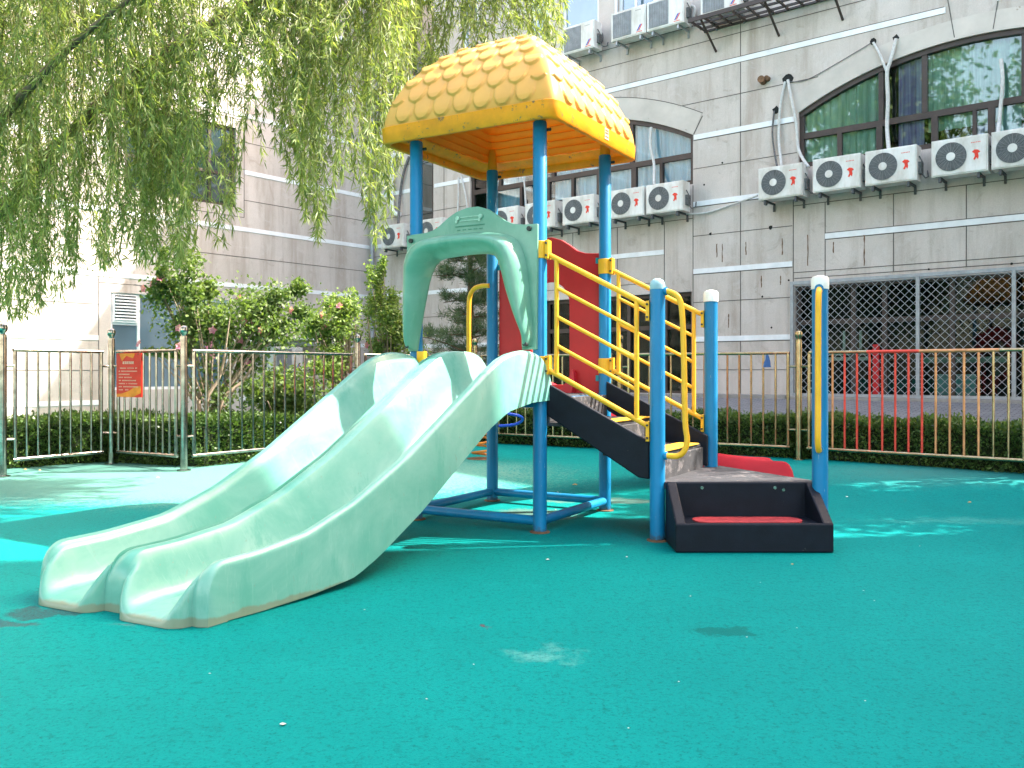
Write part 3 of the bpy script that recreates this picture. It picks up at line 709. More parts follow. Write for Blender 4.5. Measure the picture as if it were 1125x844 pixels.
place_ac(ac_s, 6.85, 8.17, 'upper floor air conditioner with grey grille just right of the roof top')
for w, l in ((8.12, 'upper floor air conditioner with willow twigs hanging over its grey grille'),
             (8.99, 'upper floor air conditioner with grey grille and a tangle of pipes at its right'),
             (10.2, 'upper floor air conditioner standing in the brown metal rack')):
    place_ac(ac_s, w, 8.17, l)
place_ac(ac_s, 3.45, 1.2, 'low air conditioner on the left wall behind the flowering shrub and railing', 'L')
b = MBL(); b.M = ML; b.plate([(-3.75,1.98),(-1.9,1.98),(-1.9,2.02),(-3.75,2.02)], [], -0.6, 0); tag(b.build('window_awning', M['white_frame']), 'small white awning over the low air conditioner on the left wall', 'awning')

# hoses and cables on the wing
def wing_tube(name, pts, r, mat, label, off=0.06, cat='pipe', smooth_n=4):
    P3 = []
    for i, p in enumerate(pts):
        o = p[2] if len(p) > 2 else off
        w, y, z = wing_px(p[0], p[1], o); P3.append(Vector((w, -o, z)))
    Q = []
    for i in range(len(P3)-1):
        p0 = P3[max(i-1,0)]; p1 = P3[i]; p2 = P3[i+1]; p3 = P3[min(i+2,len(P3)-1)]
        for k in range(smooth_n):
            t = k/smooth_n
            Q.append(0.5*((2*p1)+(p2-p0)*t+(2*p0-5*p1+4*p2-p3)*t*t+(3*p1-p0-3*p2+p3)*t**3))
    Q.append(P3[-1])
    mb = MB(MW); mb.tube(Q, r, 8)
    return tag(mb.build(name, mat, smooth=True), label, cat, 'hoses and cables on the building')
wing_tube('hose', [(865,88,.02),(869,110,.08),(874,135,.08),(877,165,.1),(888,184,.3)], .028, M['hose'], 'white hose bending from the wall hole to the second air conditioner')
wing_tube('hose', [(862,90,.02),(857,115,.06),(855,150,.07),(858,182,.25)], .026, M['hose'], 'grey hose hanging straight down to the leftmost air conditioner of the big window')
wing_tube('hose', [(850,122,.02),(848,145,.06),(850,165,.07),(853,182,.2)], .018, M['hose_dark'], 'thin dark hose from the small hole left of the big arched window')
wing_tube('hose', [(984,43,.02),(978,66,.08),(974,80,.1),(975,110,.1),(974,140,.12),(976,165,.3)], .034, M['hose'], 'thick grey hose hanging in front of the big arched window')
wing_tube('hose', [(959,47,.02),(966,60,.08),(974,80,.1)], .022, M['hose'], 'short white hose joining the thick hose at a Y')
wing_tube('hose', [(1099,65,.03),(1101,90,.08),(1098,125,.1),(1096,150,.3)], .03, M['hose'], 'grey hose at the right part of the big arched window')
wing_tube('hose', [(715,140,.03),(714,160,.07),(718,180,.09),(718,203,.3)], .03, M['hose'], 'grey hose hanging before the arched window right of the yellow roof')
wing_tube('cable', [(752,235,.1),(775,234,.05),(800,226,.05),(832,215,.2)], .018, M['hose'], 'slack grey cable running between the two rows of air conditioners', cat='cable')
wing_tube('cable', [(867,90,.02),(885,88,.02),(915,72,.02),(957,47,.02)], .007, M['hose_dark'], 'thin dark cable crossing the wall above the big arched window', cat='cable')
wing_tube('waste_pipe', [(440,170,.02),(431,172,.1),(430,185,.1),(430,225,.1),(433,234,.1),(440,236,.03)], .06, M['white_frame'], 'white plastic waste pipe beside the left blue post')
wing_tube('hose', [(449,172,.03),(443,190,.08),(439,215,.08),(437,246,.25)], .035, M['hose_dark'], 'black and white wrapped hose right of the white waste pipe')
wing_tube('hose', [(503,195,.03),(503,215,.06),(502,240,.08)], .02, M['hose'], 'thin white hose on the wall between the left post and back post')
wing_tube('hose', [(506,193,.03),(511,215,.06),(514,240,.08)], .02, M['hose'], 'slanting white hose next to the dark window frame')
wing_tube('hose', [(575,196,.05),(577,220,.08),(578,245,.1)], .02, M['hose'], 'thin hose before the arched window beside the front post')
wing_tube('hose', [(653,42,.2),(659,36,.1),(661,44,.1),(652,58,.2)], .03, M['hose_dark'], 'tangled dark hose right of the upper unit near the roof top')
wing_tube('hose', [(747,18,.2),(755,8,.1),(763,10,.08),(757,30,.08)], .035, M['hose'], 'looped grey hose between two upper units and the rack')
# brown rack
rk = MB(MW); z = 8.05
for yy in (-0.68, -0.45, -0.2, -0.02): rk.box(10.05, 13.0, yy-.02, yy+.02, z-.02, z+.02)
for k in range(11): rk.box(10.07+k*.285, 10.1+k*.285, -0.7, 0, z-.018, z+.022)
rk.box(10.05, 13.0, -0.72, -0.68, z-.03, z+.05)
for x in (10.3, 11.6, 12.8): rk.tube([(x, -.68, z), (x, 0, z-.45)], .025, 6)
tag(rk.build('wall_rack', M['frame']), 'brown metal slatted rack fixed to the upper wall carrying an air conditioner', 'rack')

# ================================================================== FENCES
def fence_run(name, label, pts, panel_bars, posts, steel_m, top=1.43, bot=0.25, group='tube railings round the playground', dress=None, ptop=1.64, gaps=0.13):
    t = empty(name, label, 'fence', (*pts[0], gz(*pts[0])), 0, group)
    inv = Matrix.Translation(-Vector((*pts[0], gz(*pts[0]))))
    for i, p in enumerate(pts):
        if not posts[i]: continue
        mb = MB(inv); z0 = gz(*p)-0.01
        mb.lathe(*p, [(0.075, z0), (0.075, z0+.02), (0.04, z0+.025), (0.04, ptop-.05), (0.028, ptop-.045), (0.028, ptop-.03), (0.045, ptop-.01), (0.05, ptop+.02), (0.045, ptop+.05), (0.02, ptop+.07)], 16)
        mb.build('post', steel_m, t, smooth=True)
    for i in range(len(pts)-1):
        a, c = Vector((*pts[i], 0)), Vector((*pts[i+1], 0)); d = (c-a).normalized(); L = (c-a).length
        p0, p1 = a + d*gaps, c - d*gaps; n = panel_bars[i]
        def col(k, part): return dress(i, k, part) if dress and dress(i, k, part) else steel_m
        Z = lambda z: Vector((0,0,z))
        # top rail may carry painted-in reflections in stretches
        if dress and dress(i, 0, 'split'):
            cuts = dress(i, 0, 'split')
            for (f0, f1, mt) in cuts: MB(inv).tube([p0+(p1-p0)*f0+Z(top), p0+(p1-p0)*f1+Z(top)], 0.021, 10).build('top_rail', mt, t, smooth=True)
        else: MB(inv).tube([p0-d*.02+Z(top), p1+d*.02+Z(top)], 0.021, 10).build('top_rail', steel_m, t, smooth=True)
        MB(inv).tube([p0-d*.02+Z(bot), p1+d*.02+Z(bot)], 0.021, 10).build('bottom_rail', col(0, 'bottom'), t, smooth=True)
        for k in range(n+1):
            q = p0 + (p1-p0)*k/n; r = 0.021 if k in (0, n) else 0.0135
            MB(inv).tube([q+Z(bot), q+Z(top)], r, 8, caps=False).build('bar', col(k, 'bar'), t, smooth=True)
        for e, s in ((a, 1), (c, -1)):
            
            for z in (bot+.22, top-.17): MB(inv).tube([e+Z(z), e+d*s*gaps+Z(z)], 0.014, 8).build('bracket', steel_m, t, smooth=True)
    return t
FL = [(-5.42, 9.3), (-4.76, 10.38)]
fence_run('fence', 'stainless railing panel at the left edge of the photo', FL, [8], [1, 0], M['steel'])
fence_run('fence', 'narrow stainless railing panel carrying the red notice', [(-4.76, 10.38), (-3.66, 9.75)], [9], [1, 0], M['steel'])
fence_run('fence', 'stainless railing running from the notice back behind the green slide', [(-3.66, 9.75), (-2.12, 12.0), (-0.57, 13.45)], [15, 13], [1, 1, 0], M['steel'])
def dress(i, k, part):
    if i != 2: return M['gold_reflection'] if part in ('bar', 'bottom') else None
    if part == 'split': return [(0, .3, M['gold_reflection']), (.3, .55, M['red_reflection_bar']), (.55, .9, M['orange_reflection_bar']), (.9, 1.0, M['gold_reflection'])]
    if part == 'bottom': return M['gold_reflection']
    return M['red_reflection_bar'] if 3 <= k <= 9 else (M['orange_reflection_bar'] if k in (1, 2, 10, 11, 12, 13) else M['gold_reflection'])
fence_run('fence', 'steel railing with painted-in golden and red reflections before the hedge at the right', [(-0.57, 13.45), (1.5, 12.15), (3.57, 10.88), (5.55, 9.22)], [14, 14, 16], [1, 1, 1, 1], M['gold_reflection'], dress=dress)
# notice
nb = empty('notice_sign', 'red notice board with orange waves and white lines of writing hung on the railing', 'sign', (0,0,0))
A, Bq = Vector((-4.76, 10.38, 0)), Vector((-3.66, 9.75, 0)); dd = (Bq-A).normalized(); ang = math.atan2(dd.y, dd.x)
nb.location = A + dd*0.17 + Vector((0,0,0.90)); nb.rotation_euler = (0,0,ang)
nb.location += Vector((math.sin(ang), -math.cos(ang), 0))*0.04
SW, SH = 0.44, 0.51
MB().box(0, SW, -.012, 0, 0, SH).build('board', paint('red_notice', (0.72,0.035,0.02), 0.35, 0.15, 4), nb)
mb = MB(); mb.plate([(0.004,0.004),(0.30,0.004),(0.436,0.05),(0.436,.13),(.33,.12),(.22,.07),(.1,.04),(.004,.035)], [], -.0155, -.012)
mb.build('wave_print', paint('orange_print', (0.8,0.25,0.02), 0.35, 0.25, 8), nb); mb = MB(); mb.plate([(.05,SH-.004),(.33,SH-.004),(.3,SH-.06),(.18,SH-.03),(.1,SH-.09)], [], -.0155, -.012); mb.build('wave_print', paint('orange_print', (0.8,0.25,0.02), 0.35, 0.25, 8), nb)
random.seed(8); mb = MB()
def glyph(x, z, s):
    for k in range(3): mb.box(x, x+s*.85, -.019, -.0165, z+s*k*.38, z+s*k*.38+s*.16)
    mb.box(x+s*.35, x+s*.5, -.0187, -.0163, z, z+s*.9)
    if random.random() < .6: mb.box(x, x+s*.14, -.0188, -.0164, z, z+s*.6)
for k in range(6): glyph(.12+k*.034, SH-.125, .031)
for r_, n_ in enumerate((17, 17, 10, 12, 16, 17, 18, 9)):
    for k in range(n_):
        if random.random() < .9: glyph(.05+k*.0195, SH-.18-r_*.036, .014)
mb.build('lettering', paint('cream_lettering', (0.8,0.62,0.5), 0.5, 0.1, 5), nb)
mb = MB(); mb.tube([(.05,-.02,SH-.02),(.05,.03,SH+.02)], .004, 6); mb.tube([(SW-.05,-.02,SH-.02),(SW-.05,.03,SH+.02)], .004, 6); mb.build('wire_tie', M['steel'], nb)
# blue cloth on the fence
q = at_depth(842, 397, 11.0); mb = MB(); P = []
for i in range(7):
    z = .08-i*.026; P.append([(q.x+(.015+.035*i/6)*math.cos(a)*(1+.15*math.sin(3*a+i)), q.y+.02*math.sin(a)-.02, q.z+z) for a in [2*math.pi*k/14 for k in range(14)]])
mb.grid(P, closed_v=True); mb.add(P[0], [tuple(range(14))]); mb.add(P[-1], [tuple(range(14))]); tag(mb.build('blue_cloth', paint('blue_cloth', (0.05,0.12,0.3), 0.9, 0.3, 20), smooth=True), 'small blue cloth hanging on the steel railing at the right', 'cloth')

# ================================================================== HEDGES
def hedge(name, label, line, thick, top, seed, dens=1500):
    t = empty(name, label, 'hedge', (*line[0], 0), 0, 'clipped hedges behind the railings')
    inv = Matrix.Translation(-Vector((*line[0], 0))); rng = np.random.default_rng(seed)
    mb = MB(inv); V = []
    for i in range(len(line)-1):
        a, c = Vector((*line[i], 0)), Vector((*line[i+1], 0)); d = (c-a).normalized(); n = Vector((-d.y, d.x, 0)); L = (c-a).length+.6
        h = thick/2-.05
        rows = []
        m = int(L/.25)+2
        for k in range(m):
            p = a - d*.3 + d*(L*k/(m-1)); w = .02*math.sin(k*2.1+i)
            rows.append([p-n*(h+w), p-n*(h+w)+Vector((0,0,top-.07+w)), p+n*(h-w)+Vector((0,0,top-.07-w)), p+n*(h-w)])
        mb.grid([[Vector(v) for v in r] for r in rows]); mb.add(rows[0], [(0,1,2,3)]); mb.add(rows[-1], [(0,1,2,3)])
        for face, area in (('f', L*top), ('b', L*top*.5), ('t', L*thick)):
            cnt = int(area*dens*(1.5 if face == 't' else 1)); s = rng.random(cnt)*L-.3; r = rng.random(cnt)
            jit = rng.normal(size=cnt)*.022
            if face == 't': P = np.stack([a.x+d.x*s+n.x*(r-.5)*thick, a.y+d.y*s+n.y*(r-.5)*thick, top-.03+jit*1.3+.025*np.sin(s*5)+.02*np.sin(s*13+r*4)], 1); nd = np.array([0,0,1.])
            else:
                sg = -1 if face == 'f' else 1; o = sg*(thick/2-.02+jit+.02*np.sin(s*6+r*8))
                P = np.stack([a.x+d.x*s+n.x*o, a.y+d.y*s+n.y*o, r*top*.97+.02], 1); nd = np.array([n.x*sg, n.y*sg, .35])
            D = rng.normal(size=(cnt,3))*.8 + nd
            V.append(leaf_quads(rng, P, D, rng.uniform(.028,.062,cnt), rng.uniform(.016,.034,cnt)))
        # sprouts
        for k in range(int(L*5)):
            s = rng.random()*L; r = rng.random()-.5; hh = rng.uniform(.05,.13); m_ = 9
            P = np.stack([np.full(m_, a.x+d.x*s+n.x*r*thick), np.full(m_, a.y+d.y*s+n.y*r*thick), top-.04+np.linspace(0,hh,m_)], 1)
            D = rng.normal(size=(m_,3)); D[:,2] = abs(D[:,2])+.4
            V.append(leaf_quads(rng, P, D, np.full(m_,.04), np.full(m_,.02)))
    mb.build('branches', M['hedge_core'], t)
    Vn = np.concatenate(V) - np.array([line[0][0], line[0][1], 0]); leaves_mesh('foliage', Vn, M['hedge'], t)
hedge('hedge', 'clipped green hedge behind the railing at the left with sunlit top', [(-7.4, 8.7), (-5.05, 11.0), (-3.75, 10.5), (-2.35, 12.5), (-0.9, 13.95)], .7, .63, 3, 3400)
hedge('hedge', 'dark clipped hedge behind the steel railing at the right', [(-0.75, 14.05), (3.85, 11.3), (6.4, 9.2)], .7, .60, 5, 3400)

# ================================================================== PLAY STRUCTURE
TH = R(59.8); U = Vector((math.cos(TH), math.sin(TH), 0)); Vv = Vector((-math.sin(TH), math.cos(TH), 0))
P1 = Vector((0.208, 6.51, 0)); SP = 1.155
play = empty('play_structure', 'play set with domed yellow roof, blue posts, mint double slide and black stairs', 'play set', P1)
play_inv = Matrix.Translation(-P1)
ML_ = Matrix.Rotation(TH, 4, 'Z')       # local x = along u (a), local y = along v (b), relative to play empty
def MP(): return MB(ML_)
def to_local(p): q = Vector(p)-P1; return (q.dot(U), q.dot(Vv), q.z)
def L3(a, b_, z): return P1 + U*a + Vv*b_ + Vector((0,0,z))
# roof posts
posts = {'front': (0,0), 'left': (0, SP*.985), 'back': (SP*1.02, SP*.985), 'right': (SP*1.02, 0)}
for k, (a, c) in posts.items():
    mb = MP(); mb.lathe(a, c, [(.052, gz(0,8)*0), (.052, .3), (.052, 3.05), (.046, 3.06)], 24); p = mb.build('post', M['blue'], play, smooth=True)
    mb = MP(); mb.lathe(a, c, [(.075, 0.0), (.075, .008), (.056, .012)], 20); mb.build('base_plate', M['rust'], p)
    mb = MP(); mb.tube([(a, c, 3.03), (a, c, 3.25)], [.05, .03], 14); mb.build('roof_socket', M['roof_in'], p, smooth=True)
    mb = MP(); mb.tube([(a+.03, c-.075, 3.0), (a+.03, c-.03, 3.0)], .012, 8); mb.build('bolt', M['bolt'], p)
A_, B_ = SP*1.02, SP*.985
# base ring
for (s, e) in (((0,0),(0,B_)), ((0,B_),(A_,B_)), ((A_,B_),(A_,0)), ((A_,0),(0,0))):
    mb = MP(); mb.tube([(s[0], s[1], .085), (e[0], e[1], .085)], .036, 12); mb.build('base_rail', M['blue'], play, smooth=True)
# deck
mb = MP(); mb.box(.03, A_-.03, .03, B_-.03, .96, 1.01); mb.build('deck', M['tread'], play, bevel=.008)
mb = MP(); mb.box(0.0, A_, -.03, .028, .93, 1.0); mb.box(0, A_, B_-.028, B_+.03, .93, 1.0); mb.box(-.03,.028,.03,B_-.03,.93,1.0); mb.box(A_-.028,A_+.03,.03,B_-.03,.93,1.0)
mb.build('deck_frame', M['blue'], play)
# ---- roof
S = 0.795; Z0 = 3.02; ZR = 3.15; HD = 0.775; cA, cB = A_/2, B_/2
def hw(t): return max(0.02, (1-t**1.65)**0.53)
def rsq(i, pw=20.0): return (1+abs(i)**pw)**(-1/pw)
def dome(s, z0, h, nu, nv, scal=False, tmax=0.995):
    mb = MP(); seg = []
    nrows = 7
    for face in range(4):
        ca, sa = math.cos(face*math.pi/2), math.sin(face*math.pi/2); P = []
        for j in range(nv+1):
            t = tmax*(j/nv)**0.9 if j else 0.0
            w = s*hw(t); z = z0 + h*t; row = []
            t2 = min(tmax, t+.01); slope = math.atan2(s*(hw(t)-hw(t2)), h*(t2-t))   # outward normal tilt
            nx_, nz_ = math.cos(slope), math.sin(slope)
            for i in range(nu+1):
                u_ = -1+2*i/nu; k = rsq(u_); x = w*k; y = w*u_*k; dsp = 0
                if scal:
                    # arc length along meridian
                    m = arcl(t); rowf = m/0.158; best = 0
                    if abs(y) < w*0.95 and m > 0.02:
                        for ri in (int(rowf), int(rowf)-1):
                            if ri < 0 or ri > nrows+1: continue
                            off = 0.5*(ri % 2); pitch = 0.183
                            cy = (round(y/pitch-off)+off)*pitch
                            if abs(cy) > w*0.93-.05: continue
                            cm = (ri+0.68)*0.158
                            # tongue shape: circle below its centre, straight above
                            dm = m-cm; dy = (y-cy)/0.084
                            rr = math.hypot(dy, dm/0.105) if dm < 0 else abs(dy)
                            if rr < 1 and -0.105 < dm < 0.125:
                                hgt = 0.019*(1-max(0, dm+.05)/0.16)*min(1, (1-rr)/0.13)
                                best = max(best, hgt)
                    dsp = best
                row.append((cA + (x+dsp*nx_)*ca - y*sa, cB + (x+dsp*nx_)*sa + y*ca, z+dsp*nz_))
            P.append(row)
        mb.grid(P)
    # top cap
    w = s*hw(tmax)*1.0; mb.add([(cA-w, cB-w, z0+h*tmax), (cA+w, cB-w, z0+h*tmax), (cA+w, cB+w, z0+h*tmax), (cA-w, cB+w, z0+h*tmax)], [(0,1,2,3)])
    return mb
_ts = [i/200*.995 for i in range(201)]; _al = [0]
for i in range(200): _al.append(_al[-1]+math.hypot(S*(hw(_ts[i+1])-hw(_ts[i])), HD*(_ts[i+1]-_ts[i])))
def arcl(t): 
    x = t/.995*200; i = min(199, int(x)); return _al[i]+(_al[i+1]-_al[i])*(x-i)
roof = dome(S-.006, ZR, HD, 210, 170, True).build('roof', M['roof'], play, smooth=True, angle=70, fix=False)
def sq_ring(s, z, n=24):
    pts = []
    for f in range(4):
        ca, sa = math.cos(f*math.pi/2), math.sin(f*math.pi/2)
        for i in range(n):
            u_ = -1+2*i/n; k = rsq(u_); x, y = s*k, s*u_*k; pts.append((cA+x*ca-y*sa, cB+x*sa+y*ca, z))
    return pts
mb = MP(); mb.grid([sq_ring(S-.004, ZR+.004), sq_ring(S+.006, ZR-.002), sq_ring(S+.004, ZR-.03), sq_ring(S-.0, Z0+.012), sq_ring(S-.01, Z0), sq_ring(S-.04, Z0+.002), sq_ring(S-.05, Z0+.02), sq_ring(S-.05, Z0+.06), sq_ring(S-.12, Z0+.075), sq_ring(S-.16, Z0+.11)], closed_v=True)
mb.build('roof_rim', M['rim'], roof, smooth=True, angle=50)
mb = MP(); rings = []
for j in range(22):
    t = (j//2)/10*.96; o_ = (S-.16)*hw(t) - (.0 if j % 2 else .022); rings.append(sq_ring(max(.02, o_), Z0+.11+(HD-.12)*t*0.93+(.012 if j % 2 else 0)))
mb.grid(rings, closed_v=True); w = (S-.16)*hw(.96); zt = rings[-1][0][2]; mb.add([(cA-w,cB-w,zt),(cA+w,cB-w,zt),(cA+w,cB+w,zt),(cA-w,cB+w,zt)], [(0,1,2,3)])
mb.build('roof_lining', M['roof_in'], roof, smooth=True, angle=25)
# small maker's plate on the right rim face (b = cB - S side)
mb = MP(); pa = 0.66; mb.box(pa, pa+.075, cB-S-.006, cB-S-.0025, Z0+.035, Z0+.125); pl = mb.build('label_plate', paint('cream_label', (0.62,0.5,0.3), 0.5, 0.2, 9), roof)
mb = MP(); yy = cB-S-.0085
mb.box(pa+.01, pa+.065, yy, yy+.002, Z0+.10, Z0+.112)
for k in range(5): mb.box(pa+.008+k*.012, pa+.017+k*.012, yy, yy+.002, Z0+.078, Z0+.09)
for k in range(6): mb.box(pa+.008+k*.01, pa+.015+k*.01, yy, yy+.002, Z0+.05, Z0+.06)
mb.build('lettering', M['rust'], pl)

# ---- double slide
def interp(x, tab):
    if x >= tab[0][0]: return tab[0][1]
    for (x0, y0), (x1, y1) in zip(tab, tab[1:]):
        if x >= x1: 
            t = (x-x0)/(x1-x0); return y0+(y1-y0)*t
    return tab[-1][1]
def smooth_tab(tab, n=3):
    xs = np.linspace(tab[0][0], tab[-1][0], 160); ys = np.array([interp(x, tab) for x in xs])
    for _ in range(n): ys[1:-1] = (ys[:-2]+2*ys[1:-1]+ys[2:])/4
    return list(zip(xs, ys))
crest = smooth_tab([(.075,1.03),(.06,1.10),(.03,1.2),(-.02,1.27),(-.08,1.315),(-.18,1.345),(-.32,1.352),(-.46,1.335),(-.6,1.285),(-.83,1.14),(-1.18,.915),(-1.54,.685),(-1.94,.48),(-2.29,.355),(-2.6,.31),(-2.8,.30),(-3.1,.295)], 4)
floor_ = smooth_tab([(.075,1.015),(-.15,1.015),(-.4,.97),(-.7,.84),(-1.0,.655),(-1.4,.42),(-1.78,.235),(-2.1,.13),(-2.5,.085),(-2.9,.06),(-3.2,.055)], 6)
bott = smooth_tab([(.075,.985),(-.2,.975),(-.5,.92),(-.73,.805),(-1.08,.565),(-1.4,.346),(-1.78,.13),(-1.97,.05),(-2.29,.018),(-2.6,.006),(-3.2,.004)], 3)
WID = 1.205; LAN = [(0.06, 0.545), (0.66, 1.145)]
def shift(a): return -.08 + .28*(0.08-a)/3.01
def prof_s(b_):
    """0 on lane floor .. 1 on crest"""
    for l0, l1 in LAN:
        if l0 < b_ < l1:
            s_ = abs((b_-(l0+l1)/2)/((l1-l0)/2)); t_ = max(0, min(1, (s_-.4)/.6)); return .0*s_ + .45*t_**1.5 + .55*smooth01(t_)**1.15
    return 1.0
bs = [0.0, .002, .006, .014, .026, .042]
for l0, l1 in LAN:
    bs += [l0 + (l1-l0)*(0.5-0.5*math.cos(math.pi*k/30)) for k in range(31)]
    if l0 < .3: bs += [.565, .585, .602, .62, .64]
bs += [WID-.042, WID-.026, WID-.014, WID-.006, WID-.002, WID]
def edge_drop(b_):
    e = min(b_, WID-b_); base = 0
    if e < .04: base = .04*(1-math.sqrt(max(0, 1-((.04-e)/.04)**2)))
    if .545 <= b_ <= .66: base = .022*abs((b_-.6025)/.0575)**2
    if .03 <= b_ <= .075 or 1.13 <= b_ <= 1.175: base = max(base, .010)
    return base
def skew(a, b_): return .075*(b_/WID)*smooth01((-a-2.2)/.6)
stations = [.075, .07, .06, .045, .02, -.02, -.06] + [-.1 - i*.055 for i in range(50)]
P = []
a_last = stations[-1]
for a in stations:
    row = []
    for b_ in bs:
        cz, fz = interp(a, crest), interp(a, floor_)
        z = fz + (cz-fz)*prof_s(b_) - edge_drop(b_)*(1 if cz-fz > .1 else .3)
        row.append((a-skew(a, b_), b_+shift(a), z))
    bz = interp(a, bott)
    row.append((a, WID+shift(a), min(bz, row[-1][2]-.02))); row.append((a, WID-.03+shift(a), min(bz, row[-1][2])+.004)); row.append((a, .03+shift(a), row[-1][2])); row.append((a, shift(a), row[-2][2]-.004))
    P.append(row)
# rounded nose
for k in range(1, 15):
    ph = k/14*math.pi/2; row = []
    for j, b_ in enumerate(bs):
        s_ = prof_s(b_); reach = .085*math.sqrt(1-min(1, s_*1.15)**2) + .14
        fz = interp(a_last, floor_); cz = interp(a_last, crest); zt = fz+(cz-fz)*s_-edge_drop(b_)
        e = min(b_, WID-b_); rn = .02*max(0, 1-e/.04)
        a2 = a_last - skew(a_last, b_) - (reach-rn)*math.sin(ph); z2 = .002 + (zt-.002)*math.cos(ph)**(.5 if s_ > .3 else .62)
        row.append((a2, b_+shift(a_last), z2))
    aa = a_last-.06*math.sin(ph)
    row.append((aa, WID+shift(a_last), .002)); row.append((aa, WID-.03+shift(a_last), .003)); row.append((aa, .03+shift(a_last), .003)); row.append((aa, shift(a_last), .002))
    P.append(row)
mb = MP(); mb.grid(P, closed_v=True); mb.add(P[0], [tuple(range(len(P[0])))])
slide = mb.build('double_slide', M['mint'], play, smooth=True, angle=55)
# orange clamp at left post, bolts
mb = MP(); mb.box(-.062, -.02, B_-.12, B_-.05, 1.1, 1.36); mb.build('clamp', M['yellow'], play)

# ---- green entrance arch (in the plane a = -0.06, facing -u)
def plate_b(mb, outer, holes, a0, a1):
    """outline given in (b,z), thickness along a"""
    tmp = MB(); tmp.plate(outer, holes, a0, a1)
    mb.add([(y, x, z) for x, y, z in tmp.v], tmp.f); return mb
outer = [(-.01,1.36),(.115,1.36),(.10,1.47),(.165,1.62),(.233,1.80),(.275,1.95),(.305,2.03),(.345,2.075),(.42,2.098),(.58,2.10),(.80,2.086),(.86,2.07),(.905,2.03),(.945,1.96),(.967,1.90),(1.02,1.68),(1.066,1.46),(1.083,1.36),(1.165,1.36),(1.175,1.45),(1.18,2.29),(1.12,2.297),(1.0,2.30),(.93,2.312),(.86,2.345),(.78,2.40),(.70,2.44),(.60,2.464),(.50,2.464),(.41,2.435),(.33,2.385),(.26,2.335),(.19,2.305),(.10,2.292),(-.02,2.288)]
ARC_A = -.075
mb = MP(); plate_b(mb, outer, [], ARC_A, ARC_A+.03); arch = mb.build('entrance_arch', M['mint_arch'], play, bevel=.006)
path_in = [(.105,1.37),(.10,1.47),(.165,1.62),(.233,1.80),(.275,1.95),(.305,2.03),(.345,2.072),(.42,2.092),(.58,2.095),(.80,2.082),(.86,2.065),(.905,2.025),(.945,1.955),(.967,1.90),(1.02,1.68),(1.066,1.46),(1.083,1.37)]
path_out = [(.03,1.385),(.015,1.47),(.03,1.62),(.05,1.82),(.07,1.98),(.105,2.10),(.17,2.19),(.32,2.245),(.56,2.265),(.82,2.255),(.98,2.235),(1.08,2.19),(1.14,2.1),(1.16,1.98),(1.168,1.72),(1.168,1.48),(1.155,1.385)]
def dens(path, n=5):
    out = []
    for i in range(len(path)-1):
        p0, p1, p2, p3 = [np.array(path[max(0, min(len(path)-1, i+k))]) for k in (-1,0,1,2)]
        for k in range(n):
            t = k/n; out.append(tuple(0.5*((2*p1)+(p2-p0)*t+(2*p0-5*p1+4*p2-p3)*t*t+(3*p1-p0-3*p2+p3)*t**3)))
    out.append(path[-1]); return out
pin, pout = dens(path_in), dens(path_out); rows = []
for i, (pi_, po_) in enumerate(zip(pin, pout)):
    f = i/(len(pin)-1); H_ = .045 + .135*min(1, math.sin(math.pi*f)**.55*1.02)
    row = []
    for k in range(15):
        s_ = k/14; x = po_[0]+(pi_[0]-po_[0])*s_; z = po_[1]+(pi_[1]-po_[1])*s_
        hh = H_*max(0, math.sin(math.pi*min(1, (s_*1.0))**.8))**.62
        row.append((ARC_A-.001-hh, x, z))
    rows.append(row)
mb = MP(); mb.grid(rows); mb.add(rows[0], [tuple(range(15))]); mb.add(rows[-1], [tuple(range(15))])
mb.build('hood', M['mint_arch'], arch, smooth=True, angle=60)
mb = MP()
for b_, z in ((.045,2.255),(1.13,2.245),(.05,1.40),(1.125,1.40)):
    mb.tube([(ARC_A-.02 if z > 2 else ARC_A-.075, b_, z), (ARC_A, b_, z)], .018, 10)
mb.build('bolt', M['bolt'], arch, smooth=True)
mb = MP()
for b_ in (.47, .68):
    mb.tube([(ARC_A-.016, b_, 2.385), (ARC_A, b_, 2.385)], .017, 12); mb.tube([(ARC_A-.012, b_+.012, 2.36), (ARC_A, b_+.012, 2.36)], .012, 12)
mb.box(ARC_A-.006, ARC_A, .49, .66, 2.388, 2.394); mb.box(ARC_A-.006, ARC_A, .49, .66, 2.36, 2.366)
mb.build('bone_emblem', paint('pale_green_relief', (0.32,0.52,0.42), 0.4, 0.3, 30), arch, smooth=True)
mb = MP()
for k in range(16):
    mb.box(ARC_A-.005, ARC_A, .44+k*.017, .452+k*.017, 2.318, 2.326)
    if k % 3: mb.box(ARC_A-.005, ARC_A, .44+k*.017, .45+k*.017, 2.29, 2.297)
mb.build('lettering', paint('dark_green_relief', (0.05,0.22,0.15), 0.5, 0.2, 30), arch)

